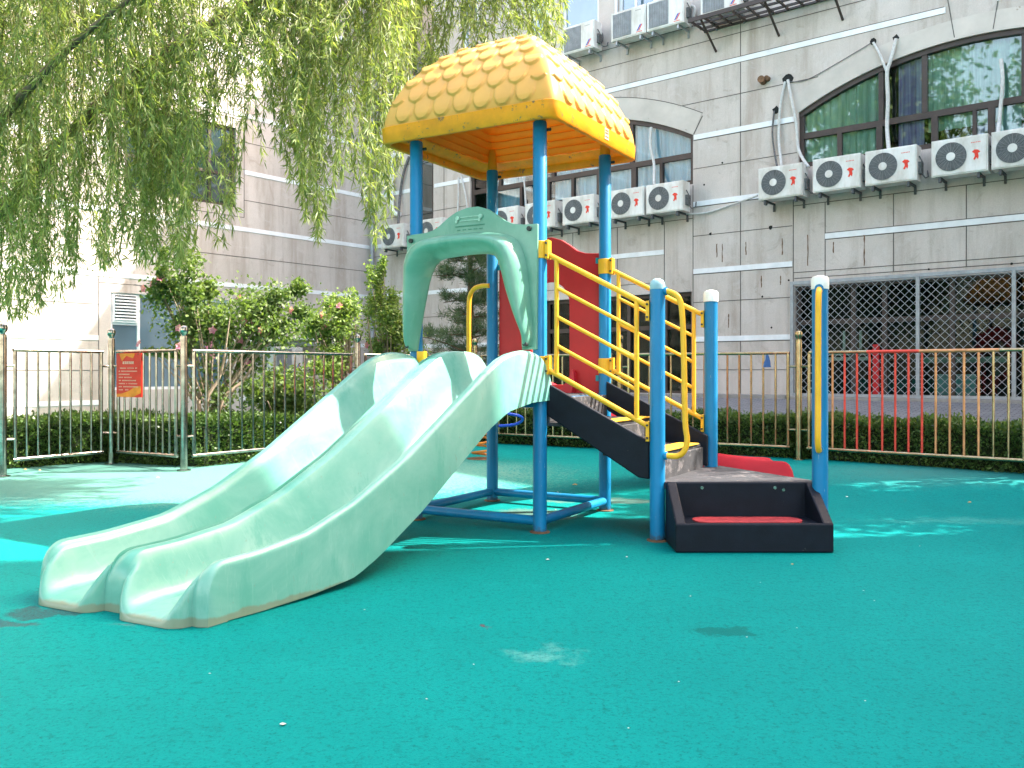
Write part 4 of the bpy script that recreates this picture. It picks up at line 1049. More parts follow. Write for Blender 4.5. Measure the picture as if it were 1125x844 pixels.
# ---- red panel with arched doorway (far side) and red curved slide
ra = A_+.045
h0, h1 = .355, .745
hole = [(h0,1.08),(h1,1.08),(h1,1.72)] + [((h0+h1)/2+(h1-h0)/2*math.cos(t), 1.80+.20*math.sin(t)) for t in [math.pi*k/14 for k in range(0,15)]] + [(h0,1.72)]
outer = [(.06,1.0),(1.08,1.0),(1.08,2.225),(1.02,2.228),(.94,2.235),(.86,2.265),(.79,2.32),(.70,2.375),(.60,2.398),(.53,2.398),(.44,2.37),(.35,2.315),(.28,2.262),(.2,2.235),(.12,2.228),(.06,2.225)]
mb = MP(); plate_b(mb, outer, [hole], ra-.02, ra+.02); rp = mb.build('red_panel', M['red'], play, bevel=.006)
mb = MP(); rows = []
for k in range(25):
    t = math.pi*k/24
    c_, s_ = math.cos(t), math.sin(t); row = []
    for q in range(9):
        e = q/8; rr = .2+.13*e; row.append((ra+.02+.09*math.sin(math.pi*e), (h0+h1)/2+rr*c_, 1.80+(.20+.1*e)*s_))
    rows.append(row)
mb.grid(rows); mb.build('hood', M['red'], rp, smooth=True)
for z in (2.16, 1.14):
    for b_ in (.045, B_-.09):
        mb = MP(); mb.box(ra-.03, ra+.005, b_, b_+.05, z-.025, z+.025); mb.build('clip', M['cyan_clip'], rp)
# curved slide
ctrl = [(0.30,7.78,1.02),(0.60,8.28,.90),(1.10,8.84,.62),(1.55,9.15,.36),(2.0,9.34,.21),(2.35,9.42,.14),(2.65,9.46,.115),(2.98,9.5,.11)]
def cat3(ctrl, n=8):
    out = []; c = [Vector(p) for p in ctrl]
    for i in range(len(c)-1):
        p0, p1, p2, p3 = c[max(0,i-1)], c[i], c[i+1], c[min(len(c)-1,i+2)]
        for k in range(n):
            t = k/n; out.append(0.5*((2*p1)+(p2-p0)*t+(2*p0-5*p1+4*p2-p3)*t*t+(3*p1-p0-3*p2+p3)*t**3))
    out.append(c[-1]); return out
cl = cat3(ctrl); rows = []
for i, p in enumerate(cl):
    t = (cl[min(i+1,len(cl)-1)]-cl[max(0,i-1)]); t.z = 0; t.normalize(); n = Vector((-t.y, t.x, 0)); f = i/(len(cl)-1)
    end = max(0, (f-.93)/.07); wh = (.2-.07*f)*(1-end**2*.75); row = []
    for s_ in [-1.08,-1.06,-1.0,-.94,-.85,-.65,-.4,-.2,0,.2,.4,.65,.85,.94,1.0,1.06,1.08]:
        zz = wh*min(1, abs(s_)**3.5)
        if abs(s_) > 1.05: zz -= .03 + (.08 if abs(s_) > 1.07 else 0)
        row.append(p + n*(.26-.05*f)*s_ + Vector((0,0,zz - (.09*end**3))))
    row.append(p - n*0 + Vector((0,0,-.04-.06*end**3)) + n*.27*.9); row.append(p + Vector((0,0,-.04-.06*end**3)) - n*.27*.9)
    rows.append([Vector(to_local(v)) for v in row])
mb = MP(); mb.grid([[tuple(v) for v in r] for r in rows], closed_v=True); mb.add([tuple(v) for v in rows[0]], [tuple(range(len(rows[0])))]); mb.add([tuple(v) for v in rows[-1]], [tuple(range(len(rows[-1])))])
mb.build('curved_slide', M['red_slide'], play, smooth=True, angle=55)
# left hand climbing side P2-P3: yellow grab hoop
def rnd_tube(mb, pts, r, n=10, k=6): mb.tube(cat3(pts, k), r, n)
q0 = Vector(to_local(at_depth(533,315,8.0))); 
mb = MP(); 
hp = [at_depth(537,314,8.05), at_depth(528,314.5,8.1), at_depth(520,318,8.15), at_depth(515.5,327,8.2), at_depth(514.5,345,8.2), at_depth(514.5,400,8.2), at_depth(514.5,440,8.2), at_depth(518,455,8.15), at_depth(533,458,8.05)]
rnd_tube(mb, [to_local(p) for p in hp], .022, 10); mb.build('grab_rail', M['yellow'], play, smooth=True)

# ---- stairs
Q1, Q2, Q3 = Vector((1.03, 6.19, 0)), Vector((1.63, 7.16, 0)), Vector((2.14, 6.07, 0))
q1, q2, q3 = [Vector(to_local(q)) for q in (Q1, Q2, Q3)]
for q, capm, nm in ((q1, 'blue_cap', 0), (q2, 'white_cap', 1), (q3, 'white_cap', 2)):
    top = 1.80 if nm else 1.81
    mb = MP(); mb.lathe(q.x, q.y, [(.054, 0), (.054, top-.03)], 24); p = mb.build('post', M['blue'], play, smooth=True)
    mb = MP()
    if nm: mb.lathe(q.x, q.y, [(.054, top-.031), (.060, top-.03), (.061, top+.035), (.052, top+.055), (.02, top+.065)], 24)
    else: mb.lathe(q.x, q.y, [(.055, top-.03), (.055, top), (.045, top+.03), (.02, top+.046)], 24)
    mb.build('cap', M[capm], p, smooth=True)
    mb = MP(); mb.lathe(q.x, q.y, [(.075, 0.0), (.075, .008), (.056, .012)], 20); mb.build('base_plate', M['rust'], p)
b1 = q1.y
def stair_a(f, far):    # line from roof post to stair post
    return (Vector((A_, 0, 0)).lerp(q2, f) if far else Vector((0,0,0)).lerp(q1, f))
def stringer(far):
    mb = MP(); s0, s1 = stair_a(.055, far), stair_a(.93 if not far else 1.0, far); off = .012 if not far else -.012
    x0, x1 = s0.x+.02, s1.x+.02
    if far: x0 -= .1; x1 -= .1
    y0, y1 = s0.y, s1.y
    pr = [(y0, 1.115), (y0, .885), (y0-.02, .86), (y1+.08, .44), (y1, .43), (y1, .70 if not far else .68)]
    th = .035
    vs = []
    for (yy, z) in pr:
        f = (yy-y0)/(y1-y0); vs.append((x0+(x1-x0)*f-th/2, yy, z))
    for (yy, z) in pr:
        f = (yy-y0)/(y1-y0); vs.append((x0+(x1-x0)*f+th/2, yy, z))
    n = len(pr); mb.add(vs, [tuple(range(n)), tuple(range(2*n-1,n-1,-1))]+[(i,i+n,(i+1)%n+n,(i+1)%n) for i in range(n)])
    return mb
st = MP(); 
s_near = stringer(False); s_far = stringer(True)
def edge_x(yy, far):
    s0, s1 = stair_a(0, far), stair_a(1, far); f = (yy-s0.y)/(s1.y-s0.y); return s0.x+(s1.x-s0.x)*f + (.035 if not far else -.095)
def slab(mb, y0, y1, z0, z1): mb.add([(edge_x(y0,0),y0,z0),(edge_x(y0,1),y0,z0),(edge_x(y1,1),y1,z0),(edge_x(y1,0),y1,z0),(edge_x(y0,0),y0,z1),(edge_x(y0,1),y0,z1),(edge_x(y1,1),y1,z1),(edge_x(y1,0),y1,z1)],
        [(0,1,2,3),(4,7,6,5),(0,4,5,1),(1,5,6,2),(2,6,7,3),(3,7,4,0)])
YA, YB, YC = -.04, -.46, b1+.02
slab(st, YA, YB, .79, .82); slab(st, YB, YC, .585, .615)
slab(st, YA-.02, YA+.02, .82, 1.0); slab(st, YB-.02, YB+.012, .615, .79); slab(st, YC-.02, YC+.02, .40, .585)
stairs = st.build('stairs', M['tread'], play, bevel=.006)
s_near.build('stair_side', M['black'], stairs, bevel=.01); s_far.build('stair_side', M['black'], stairs, bevel=.01)
for (y0, y1, z) in ((YB+.13, YB-.015, .826), (YC+.15, YC-.015, .621)):
    mb = MP(); x0 = edge_x(y0,0)+.08; x1 = edge_x(y0,1)-.08; mb.box(x0, x1, y1, y0, z-.006, z+.004); mb.build('tread_strip', M['yellow_tread'], stairs, bevel=.003)
# triangular landing and step box (world coordinates -> local)
def wbox(mb, vs, fs): mb.add([to_local(v) for v in vs], fs)
LZ = .42
tri = [(1.085,6.13),(2.14,6.13),(2.18,6.2),(1.72,7.22),(1.60,7.22),(1.03,6.24)]
tmp = MB(); tmp.prismz(tri, LZ-.05, LZ); mb = MP(); wbox(mb, tmp.v, tmp.f); landing = mb.build('landing', M['tread'], play, bevel=.006)
tmp = MB(); ti = [(1.12,6.19),(2.06,6.19),(1.68,7.08),(1.62,7.08)]; tmp.prismz(ti, 0.002, LZ-.051); mb = MP(); wbox(mb, tmp.v, tmp.f); mb.build('landing_base', M['black'], landing)
def boxw(mb, x0,x1,y0,y1,z0,z1): 
    t_ = MB(); t_.box(x0,x1,y0,y1,z0,z1); wbox(mb, t_.v, t_.f)
mb = MP(); XL, XR, YF, YBk = 1.08, 2.125, 5.765, 6.16
boxw(mb, XL+.05, XR-.05, YF+.03, YBk-.03, 0.003, .182); boxw(mb, XL, XR, YF, YF+.045, 0.002, .193); boxw(mb, XL+.06, XR-.06, YBk-.04, YBk, .16, LZ+.003)
for x0, x1 in ((XL, XL+.07), (XR-.07, XR)):
    t_ = MB(); pr = [(YF+.002, .003), (YBk, .003), (YBk, LZ+.004), (YBk-.05, LZ+.004), (YF+.002, .192)]
    vs = [(x0, y, z) for y, z in pr]+[(x1, y, z) for y, z in pr]; n = 5
    wbox(mb, vs, [tuple(range(n)), tuple(range(2*n-1,n-1,-1))]+[(i,i+n,(i+1)%n+n,(i+1)%n) for i in range(n)])
step = mb.build('step_box', M['black'], play, bevel=.01)
mb = MP(); cx, cy = (XL+XR)/2+.0, 5.955; pts = []
for k in range(24):
    a = 2*math.pi*k/24; ex = .27 if math.cos(a) > 0 else -.27; pts.append((cx+ex+.10*math.cos(a), cy+.115*math.sin(a)))
t_ = MB(); t_.prismz(pts, .17, .190); wbox(mb, t_.v, t_.f); mb.build('foot_mat', M['red_mat'], step)
for x, z in ((1.33,.385),(1.84,.385),(1.9,.37)): 
    mb = MP(); t_ = MB(); t_.tube([(x, YBk-.046, z), (x, YBk-.035, z)], .012, 8); wbox(mb, t_.v, t_.f); mb.build('bolt', M['steel'], step)

# ---- railings beside the stairs
def railing(far):
    A0 = stair_a(0, far); B0 = stair_a(1, far); d = (B0-A0).normalized()
    L = (B0-A0).length; zt = lambda s: 2.075 - (2.075-1.655)*(s-.05)/(L-.1); off = 0.855
    f1, f2 = (.13, L-.15) if not far else (.12, L-.14)
    pt = lambda s, z: A0 + d*s + Vector((0,0,z))
    mb = MP(); mb.tube([pt(.05, zt(.05)), pt(L-.055, zt(L-.055))], .019, 12); t = mb.build('railing', M['yellow'], play, smooth=True)
    mb = MP(); mb.tube([pt(.05, zt(.05)-off), pt(L-.055, zt(L-.055)-off)], .019, 12); mb.build('bottom_rail', M['yellow'], t, smooth=True)
    for s in (f1, f2): 
        mb = MP(); mb.tube([pt(s, zt(s)), pt(s, zt(s)-off)], .017, 12); mb.build('upright', M['yellow'], t, smooth=True)
    for k in (1,2,3):
        o = off*k/4*1.0+.0; mb = MP(); mb.tube([pt(f1, zt(f1)-o), pt(f2, zt(f2)-o)], .014, 10); mb.build('bar', M['yellow'], t, smooth=True)
    for s, sg in ((.0, 1), (L, -1)):
        for zz in (zt(s)-.0, zt(s)-off):
            mb = MP(); c_ = A0 + d*s
            ang = math.atan2(d.y, d.x); n_ = Vector((-d.y, d.x, 0)); m_ = c_ + d*sg*.052
            r0 = .058
            pts = [m_ - n_*.04, m_ - n_*.04 + d*sg*.025, m_ + n_*.04 + d*sg*.025, m_ + n_*.04]
            mb.add([(p.x, p.y, zz-.07) for p in pts]+[(p.x, p.y, zz+.07) for p in pts], [(0,1,2,3),(4,7,6,5),(0,4,5,1),(1,5,6,2),(2,6,7,3),(3,7,4,0)])
            mb.lathe(c_.x, c_.y, [(r0-.003, zz-.065), (r0, zz-.062), (r0, zz+.062), (r0-.003, zz+.065)], 20) if not (sg == -1) else None
            cm = mb.build('clamp', M['yellow'], t, bevel=.003)
            mb = MP()
            for dz in (-.045, .045): mb.tube([(m_ - n_*.055 + Vector((0,0,zz+dz)) + d*sg*.012), (m_ - n_*.035 + Vector((0,0,zz+dz)) + d*sg*.012)], .008, 8)
            mb.build('bolt', M['bolt'], cm)
railing(False); railing(True)
# grab handles on the stair posts
def handle(q, dirw, reach, zt_, zb):
    d = Vector((dirw.dot(U), dirw.dot(Vv), 0)).normalized(); base = Vector((q.x, q.y, 0)); P_ = []
    zs = zt_-zb
    prof = [(.05, 0), (.5*reach, .01), (.8*reach, .05), (.93*reach, .15), (reach*1.0, .4*zs), (reach*1.05, zs-.25), (reach*1.12, zs-.12), (reach*1.02, zs-.04), (reach*.75, zs-.0), (.05, zs)]
    P_ = [base + d*r_ + Vector((0,0,zt_-h_)) for r_, h_ in prof]
    mb = MP(); mb.tube(cat3(P_, 6), .0205, 12); h = mb.build('grab_handle', M['yellow'], play, smooth=True)
    for z in (zt_, zb): p = base + d*.05 + Vector((0,0,z)); MB(ML_).tube([p, p+d*.02], .03, 12).build('flange', M['blue'], h, smooth=True)
handle(q1, Vector((.9,-.43,0)), .19, 1.765, .605)
handle(q3, Vector((-.42,-.9,0)), .13, 1.77, .66)

# ================================================================== SPRING RIDER
c = at_z(528, 503, 0.08); c = Vector((-0.37, 11.0, 0.09))
sr = empty('spring_rider', 'small spring rider with orange coil and blue hand bar behind the slide', 'spring rider', c)
mb = MB(); mb.tube([(.13*math.cos(t), .13*math.sin(t), .03+.034*t/1.0*.5) for t in [2*math.pi*5*k/90 for k in range(91)]], .016, 6); mb.build('coil_spring', paint('orange_spring', (0.6,0.22,0.04), 0.5, 0.3, 8), sr, smooth=True)
mb = MB(); mb.lathe(0, 0, [(.2, 0), (.2, .015), (.05, .02)], 20); mb.build('base_plate', M['rust'], sr)
mb = MB(); P = []
for (x, w, z0, z1) in ((-.42,.03,.60,.66),(-.3,.1,.56,.74),(-.05,.13,.55,.72),(.15,.12,.56,.76),(.3,.08,.62,.86),(.4,.05,.74,.9),(.45,.02,.78,.84)):
    P.append([(x, w*math.cos(a), (z0+z1)/2+(z1-z0)/2*math.sin(a)) for a in [2*math.pi*k/14 for k in range(14)]])
mb.grid(P, closed_v=True); mb.add(P[0], [tuple(range(14))]); mb.add(P[-1], [tuple(range(14))]); mb.build('seat', paint('blue_rider_seat', (0.03,0.1,0.5), 0.35, 0.1, 4), sr, smooth=True)
mb = MB(); mb.tube(cat3([(.18,-.02,.7),(.2,-.2,.66),(.3,-.3,.6),(.46,-.25,.56),(.5,-.1,.50),(.40,.0,.44),(.2,.02,.42)], 6), .018, 10); mb.build('hand_bar', paint('blue_bar', (0.02,0.08,0.55), 0.3, 0.1, 4), sr, smooth=True)

# ================================================================== PLANTS
def blob_points(rng, cen, rad, n, nclump, cr=0.35):
    C_ = rng.normal(size=(nclump,3)); C_ /= np.linalg.norm(C_, axis=1, keepdims=True); C_ *= rng.random((nclump,1))**0.4
    idx = rng.integers(0, nclump, n); wt = rng.uniform(.5, 1.2, nclump)
    P = C_[idx]*np.array(rad) + rng.normal(size=(n,3))*cr*np.array(rad)*wt[idx][:,None]*.6
    return P + np.array(cen), C_*np.array(rad)+np.array(cen)
def shrub(name, label, base, crown, n, seed, leaf=.065, group=None, stems=4, mat='shrub', flowers=0, wide=.6):
    t = empty(name, label, 'shrub', base, 0, group); rng = np.random.default_rng(seed); random.seed(seed)
    V = []; cs = []
    for cen, rad, frac in crown:
        m = int(n*frac); P, cc = blob_points(rng, cen, rad, m, max(6, int(30*frac)), .4); cs += [Vector(c_) for c_ in cc]
        D = rng.normal(size=(m,3))*.8; D[:,2] -= .25
        L = rng.uniform(.6,1.25,m)*leaf; V.append(leaf_quads(rng, P, D, L, L*wide))
    leaves_mesh('foliage', np.concatenate(V), M[mat], t)
    mb = MB()
    for k in range(stems):
        a = 2*math.pi*k/stems; top_ = Vector(crown[0][0])*1.0; sp = Vector((math.cos(a)*.12, math.sin(a)*.12, 0))
        mb.tube(cat3([sp*.3, sp*1.2+Vector((0,0,top_.z*.4)), top_*.6+sp*2.2, top_+sp*3], 4), [.035-.0022*i for i in range(13)], 7)
    for c_ in cs:
        root = Vector((c_.x*.3, c_.y*.3, c_.z*.55)); mb.tube([root, root.lerp(c_, .5)+Vector((0,0,.03)), c_], [.012, .008, .004], 5)
    mb.build('stem', M['bark_pale'], t, smooth=True)
    if flowers:
        for f in range(flowers):
            c_ = cs[random.randrange(len(cs))]; d = Vector((random.uniform(-1,.6), -1, random.uniform(-.2,.6))).normalized()
            p = c_ + d*random.uniform(.12,.28); mb = MB(); x_ = d.orthogonal().normalized(); y_ = d.cross(x_)
            for k in range(5):
                a = 2*math.pi*k/5; r_ = x_*math.cos(a)+y_*math.sin(a); s_ = d.cross(r_)
                mb.add([p, p+r_*.03+s_*.022+d*.02, p+r_*.058+d*.012, p+r_*.03-s_*.022+d*.02], [(0,1,2,3)])
            mb.build('flower', M['petal'], t, fix=False)
    return t
G_SH = 'flowering shrubs behind the left railing'
bs_ = Vector((-3.78, 10.95, .1))
def rel(px, py, d): p = at_depth(px, py, d)-bs_; return tuple(p)
def r(base, px, py, d): return tuple(at_depth(px, py, d)-base)
shrub('flowering_shrub', 'tall flowering shrub with dark leafy left side and pink blooms, pale trunk beside the notice', bs_,
      [(r(bs_,262,350,11.3), (.72,.55,.46), .36), (r(bs_,205,330,11.1), (.38,.35,.55), .24), (r(bs_,310,345,11.6), (.48,.4,.42), .2), (r(bs_,180,305,11.1), (.18,.2,.32), .07), (r(bs_,250,420,11.3), (.45,.4,.45), .10), (r(bs_,185,385,11), (.3,.3,.09), .03)], 15000, 11, .062, G_SH, 4, flowers=14)
b2 = Vector((-2.35, 12.6, .1))
shrub('flowering_shrub', 'lower yellow green flowering shrub between the tall shrub and the slender one', b2,
      [(r(b2,362,352,12.6), (.38,.4,.38), .6), (r(b2,350,395,12.4), (.45,.4,.3), .25), (r(b2,375,335,12.6), (.16,.2,.3), .15)], 7500, 12, .058, G_SH, 3, mat='shrub_new', flowers=5)
b3 = Vector((-1.85, 13.2, .1))
shrub('flowering_shrub', 'slender upright flowering shrub just left of the green arch with bright tips', b3,
      [(r(b3,420,350,13.2), (.36,.4,.5), .6), (r(b3,414,305,13.2), (.14,.2,.38), .15), (r(b3,440,385,13.2), (.4,.4,.4), .25)], 8500, 13, .055, G_SH, 3, mat='shrub_new', flowers=6)
b4 = Vector((-3.0, 12.2, .1))
shrub('low_shrub', 'low leafy bush showing through the bars right of the trunk', b4, [(r(b4,315,440,11.9), (.75,.4,.42), 1.0)], 4200, 14, .07, 'low bushes behind the left railing', 3)
# pine
pb = Vector((-.75, 15.6, .15)); pn = empty('pine_tree', 'dark green pine tree with layered boughs seen through the green arch', 'tree', pb)
rng = np.random.default_rng(21); mb = MB(); mb.tube([(0,0,0),(.03,0,1.5),(0,0,3.0),(0,0,3.9)], [.08,.06,.035,.01], 8); V = []
for k in range(46):
    z = .5+3.3*(k/46)+rng.uniform(-.1,.1); a = k*2.4+rng.uniform(-.5,.5); L = max(.3, (1.45-.34*(z-.5)))*rng.uniform(.55,1.15)
    d = Vector((math.cos(a), math.sin(a), rng.uniform(.05,.35))); e = d*L+Vector((0,0,z-.1)); mid = d*L*.5+Vector((0,0,z-.02)); mb.tube([(0,0,z), mid, e], [.02,.013,.005], 5)
    px_ = np.array([-d.y, d.x, 0])
    for j in range(17):
        sx = rng.random()**.6; cpt = np.array([0,0,z])+sx*L*np.array(d)+px_*rng.normal()*.17*L*(.3+sx)+np.array([0,0,rng.normal()*.05]); m = 46
        D = rng.normal(size=(m,3))+np.array(d)*.8; D[:,2] += .5; V.append(leaf_quads(rng, np.tile(cpt,(m,1))+rng.normal(size=(m,3))*.03, D, rng.uniform(.07,.14,m), np.full(m,.008)))
mb.build('trunk', M['bark'], pn, smooth=True); leaves_mesh('foliage', np.concatenate(V), M['pine'], pn)

# ---- willow
wb = Vector((-7.3, 9.6, 0)); wl = empty('willow_tree', 'large weeping willow with long drooping leafy strands over the left of the yard', 'tree', wb)
inv = Matrix.Translation(-wb); rng = np.random.default_rng(5); random.seed(5)
mb = MB(inv); mb.tube(cat3([wb, wb+Vector((.1,-.1,1.6)), wb+Vector((.5,-.3,3.1)), wb+Vector((.8,-.4,4.2))], 5), [.34-.009*i for i in range(16)], 12)
fork = wb+Vector((.8,-.4,4.2)); low = wb+Vector((.35,-.25,2.6))
mb.build('trunk', M['bark'], wl, smooth=True)
limbs = []
def limb(pts, r0, r1):
    q = cat3(pts, 6); n = len(q); limbs.append(q); MB(inv).tube(q, [r0+(r1-r0)*i/(n-1) for i in range(n)], 9).build('limb', M['bark'], wl, smooth=True)
limb([low, at_depth(-20, 245, 9.0), at_depth(55,170,8.8), at_depth(120,105,8.6), at_depth(180,58,8.5), at_depth(260,10,8.4), at_depth(350,-45,8.3), at_depth(450,-75,8.3)], .085, .02)
limb([fork, at_depth(60,-60,9.2), at_depth(200,-110,9.4), at_depth(360,-120,9.3), at_depth(480,-90,9.2), at_depth(580,-60,9.2)], .12, .02)
limb([fork, at_depth(-10,-60,8.2), at_depth(90,-70,7.4), at_depth(200,-90,7.2)], .10, .025)
limb([low, at_depth(-60,200,8.0), at_depth(20,110,7.6), at_depth(90,40,7.4), at_depth(170,-20,7.2)], .06, .015)
limb([at_depth(120,105,8.6), at_depth(185,120,8.9), at_depth(235,128,9.1)], .022, .008)
limb([fork, fork+Vector((-.8,.6,1.5)), fork+Vector((-1.8,1.0,2.2))], .12, .03)
limb([fork, fork+Vector((-.3,-1.2,1.5)), fork+Vector((-.6,-2.4,2.0))], .1, .03)
env = [(-60,340),(0,345),(30,350),(60,330),(100,300),(150,290),(200,290),(240,292),(258,255),(270,180),(290,150),(305,165),(325,215),(348,275),(362,225),(385,195),(402,240),(412,268),(430,235),(447,110),(465,88),(482,108),(500,92),(520,80),(545,62),(575,52),(600,72),(612,78),(625,40)]
def envy(x):
    for (x0,y0),(x1,y1) in zip(env, env[1:]):
        if x0 <= x <= x1: return y0+(y1-y0)*(x-x0)/(x1-x0)
    return 0
V = []; tw = MB(inv); nst = 0
LP = [p for q in limbs[:4] for p in q]
def strand(p0, tip, nleaf, ls):
    global nst; nst += 1
    side = Vector((random.uniform(-.25,.25), random.uniform(-.25,.25), 0))
    pts = [p0, p0.lerp(tip, .25)+side*.8+Vector((0,0,.12)), p0.lerp(tip, .6)+side*.5, tip]
    q = cat3(pts, 5); tw.tube([tuple(v) for v in q], [.005-.0038*i/(len(q)-1) for i in range(len(q))], 3, caps=False)
    A = np.array([tuple(v) for v in q]); n = nleaf; s = np.sort(rng.random(n))**.85*(len(q)-1); i0 = np.clip(s.astype(int), 0, len(q)-2); f = (s-i0)[:,None]
    P = A[i0]*(1-f)+A[i0+1]*f; T = A[i0+1]-A[i0]; T /= np.linalg.norm(T, axis=1, keepdims=True)+1e-9
    D = T*.8 + rng.normal(size=(n,3))*.6; D[:,2] -= .3
    L = rng.uniform(.07,.13,n)*ls; V.append(leaf_quads(rng, P, D, L, rng.uniform(.010,.016,n)*ls, .1))
cnt = 0
while cnt < 1020:
    x = random.choice([random.uniform(-60,260), random.uniform(-60,260), random.uniform(-60,450), random.uniform(255,450), random.uniform(440,625)])
    if x > 450 and random.random() < .45: continue
    e = envy(x)
    lens = 330 if x < 260 else 230
    y = e - (random.random()**1.5)*lens if x < 450 else e - random.random()**1.3*70
    if 262 < x < 330 and y > 120 and random.random() < .5: continue
    # natural clustering into curtains
    if math.sin(x*.11)+math.sin(x*.043+1) < -0.9 and random.random() < .6: continue
    if 222 < x < 262 and y > 120 and random.random() < .7: continue
    d = random.uniform(7.3, 9.9) if x < 450 else random.uniform(8.7, 9.8)
    tip = at_depth(x, y, d)
    # nearest limb point above
    cand = [p for p in random.sample(LP, 26) if p.z > tip.z+.5]
    top_ = None
    if cand:
        cp = min(cand, key=lambda p: (p.x-tip.x)**2+(p.y-tip.y)**2*1.0)
        hd = math.hypot(cp.x-tip.x, cp.y-tip.y)
        if hd < 1.3: top_ = cp
    if top_ is None: top_ = tip + Vector((random.uniform(-.5,.2), random.uniform(-.3,.3), random.uniform(.9,1.9)))
    if top_.z-tip.z > 2.6: top_ = tip.lerp(top_, 2.6/(top_.z-tip.z))
    Ls = (top_-tip).length
    strand(top_, tip, int(66*Ls), 1.0); cnt += 1
# connect floating strands with twigs from the limbs: upper canopy and out of frame side of the crown
for k in range(200):
    cp = random.choice(limbs[5]+limbs[6]+limbs[1][:12]); off = Vector((random.uniform(-1.4,1.0), random.uniform(-1.4,1.6), random.uniform(.0,.9)))
    tip = cp + off + Vector((0,0,-random.uniform(1.2,3.0))); strand(cp+off*.6, tip, 60, 1.1)
tw.build('twig', M['twig'], wl); leaves_mesh('foliage', np.concatenate(V)-np.array(wb), M['willow'], wl)

# ================================================================== AROUND THE FRAME (casts the shade on the yard, reflects in the windows)
nbd = MB()
nx0, ny_edge = 10.6, 7.47
nbd.prismz([(nx0, -14), (nx0+9, -14), (nx0+9, ny_edge+.2), (nx0, ny_edge)], 0, 15.5)  # unseen block added for its shadow on the foreground floor
nb2 = nbd.build('unseen_shade_block', M['stone']); tag(nb2, 'tall unseen stone clad block added right of the yard to shade its foreground', 'building')
def big_tree(name, label, base, h, cen_r, n, seed, leaf=.16):
    t = empty(name, label, 'tree', base, 0, 'big trees round the yard'); rng = np.random.default_rng(seed)
    MB().tube([(0,0,0),(.1,.05,h*.35),(.0,.1,h*.7),(0,0,h*.9)], [.28,.22,.12,.04], 10).build('trunk', M['bark'], t, smooth=True)
    V = []; tb = MB()
    for cen, rad, f in cen_r:
        m = int(n*f); P, cc = blob_points(rng, cen, rad, m, 26, .4); D = rng.normal(size=(m,3)); D[:,2] -= .6
        L = rng.uniform(.6,1.3,m)*leaf; V.append(leaf_quads(rng, P, D, L, L*.45))
        for c_ in cc: tb.tube([(0,0,h*.45), tuple((Vector((0,0,h*.45))+Vector(c_))*.5), tuple(c_)], [.06,.035,.01], 5)
    tb.build('limb', M['bark'], t); leaves_mesh('foliage', np.concatenate(V), M['tree'], t)
big_tree('shade_tree', 'leafy tree at the right of the yard beyond the photo edge', (8.3, 8.25, 0), 6.5, [((0,0,4.4),(1.7,1.7,1.9),.75), ((-.6,.3,5.8),(1.0,1.2,.8),.25)], 17000, 31)
big_tree('shade_tree', 'tall leafy tree behind the viewer, mirrored in the arched windows', (-8.5, -4.5, 0), 15, [((0,0,8),(4.2,4.2,4.2),.6), ((1,1,12.5),(3.5,3.5,2.6),.4)], 15000, 32, .36)
big_tree('shade_tree', 'broad leafy tree behind the viewer at the far left of the yard', (-14.5, 1.5, 0), 15, [((0,0,8.5),(4.2,4.2,4.6),.6), ((1,0,13),(3.4,3.4,2.6),.4)], 15000, 33, .36)
big_tree('shade_tree', 'round leafy tree behind the viewer, nearest the middle of the yard', (-1.5, -8.0, 0), 9, [((0,0,6),(2.8,2.8,2.6),1.0)], 8000, 34, .3)

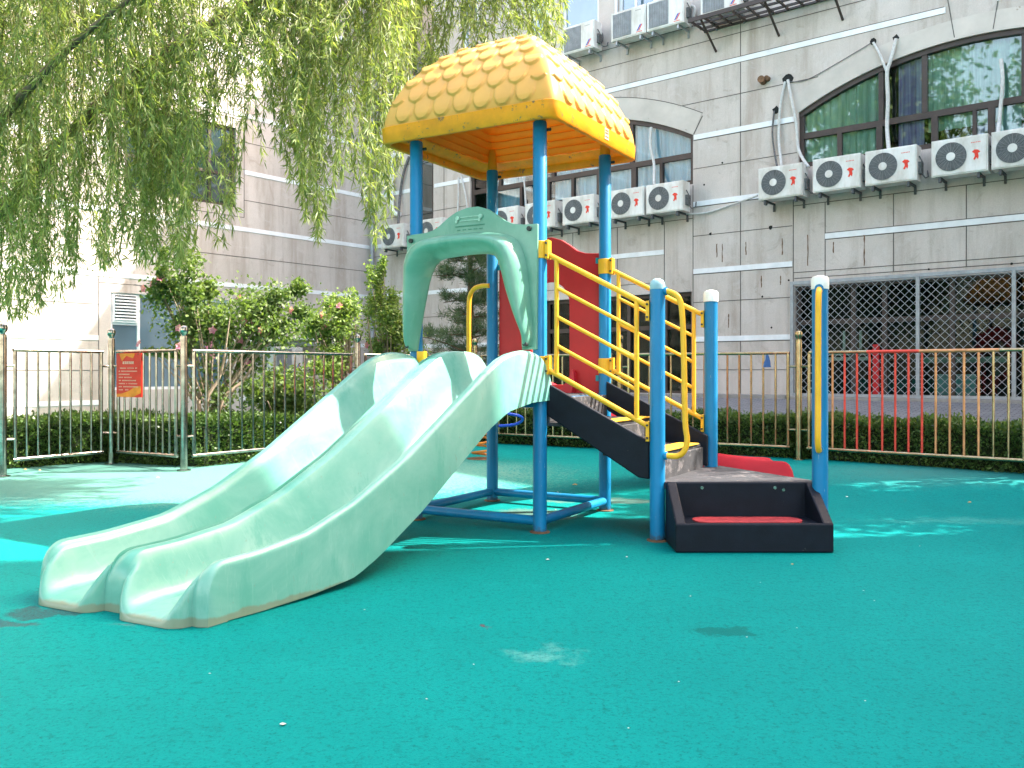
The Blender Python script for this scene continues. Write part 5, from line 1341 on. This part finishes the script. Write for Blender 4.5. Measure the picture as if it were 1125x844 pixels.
# ================================================================== LITTER
random.seed(77)
lm = [paint('pale_litter', (0.5,0.5,0.46), 0.7, 0.2, 40), paint('dry_leaf', (0.55,0.3,0.08), 0.8, 0.3, 40)]
spots = [(310,796,0,.03),(601,615,0,.03),(688,612,0,.018),(758,655,0,.012),(948,649,0,.012),(745,749,0,.012),(960,660,0,.01),(610,560,0,.02),(612,541,0,.035),(631,533,1,.07),(62,624,0,.02),(468,768,0,.01),(400,670,0,.012),(43,517,1,.05),(27,516,1,.05),(173,525,0,.05),(930,546,0,.03),(1065,552,1,.04),(1010,600,0,.012),(820,700,0,.01),(870,620,1,.02),(520,730,0,.01),(230,740,0,.011),(690,800,0,.01),(875,690,0,.012),(835,640,0,.01),(950,770,0,.009)]
names = {0: ('paper_scrap', 'tiny pale scrap lying on the turquoise floor', 'litter', 'pale scraps scattered on the floor'), 1: ('fallen_leaf', 'small dry brown leaf lying on the turquoise floor', 'leaf', 'dry leaves scattered on the floor')}
LL = {(310,796): 'largest pale scrap, alone in the left foreground', (601,615): 'pale scrap on the floor just below the front blue post', (688,612): 'pale scrap between the front post and the step box', (468,768): 'small pale scrap in the foreground right of the largest scrap', (690,800): 'pale speck nearest the bottom edge right of centre', (930,546): 'pale scrap behind the rightmost white capped post', (62,624): 'pale scrap lying left of the slide end', (173,525): 'pale scrap before the post right of the red notice', (631,533): 'curled brown leaf on the floor behind the base frame of the play set', (870,620): 'small brown leaf just below the black step box', (1065,552): 'brown leaf on the floor far right near the dapples', (820,700): 'pale speck right of the dark stain in the foreground', (948,649): 'pale speck below right of the step box'}
for px, py, kd, s in spots:
    p = at_z(px, py, 0.0); zz = gz(p.x, p.y)+.004; p = at_z(px, py, zz); mb = MB(); a0 = random.random()*6; n = 7
    mb.add([(0,0,s*.25)]+[(s*.5*math.cos(a0+2*math.pi*k/n)*random.uniform(.5,1.1), s*.35*math.sin(a0+2*math.pi*k/n)*random.uniform(.6,1.1), random.uniform(0,.1)*s) for k in range(n)], [(0,k+1,(k+1)%n+1) for k in range(n)])
    o = mb.build(names[kd][0], lm[kd], fix=False); o.location = p; tag(o, LL.get((px,py), names[kd][1]), names[kd][2], names[kd][3])
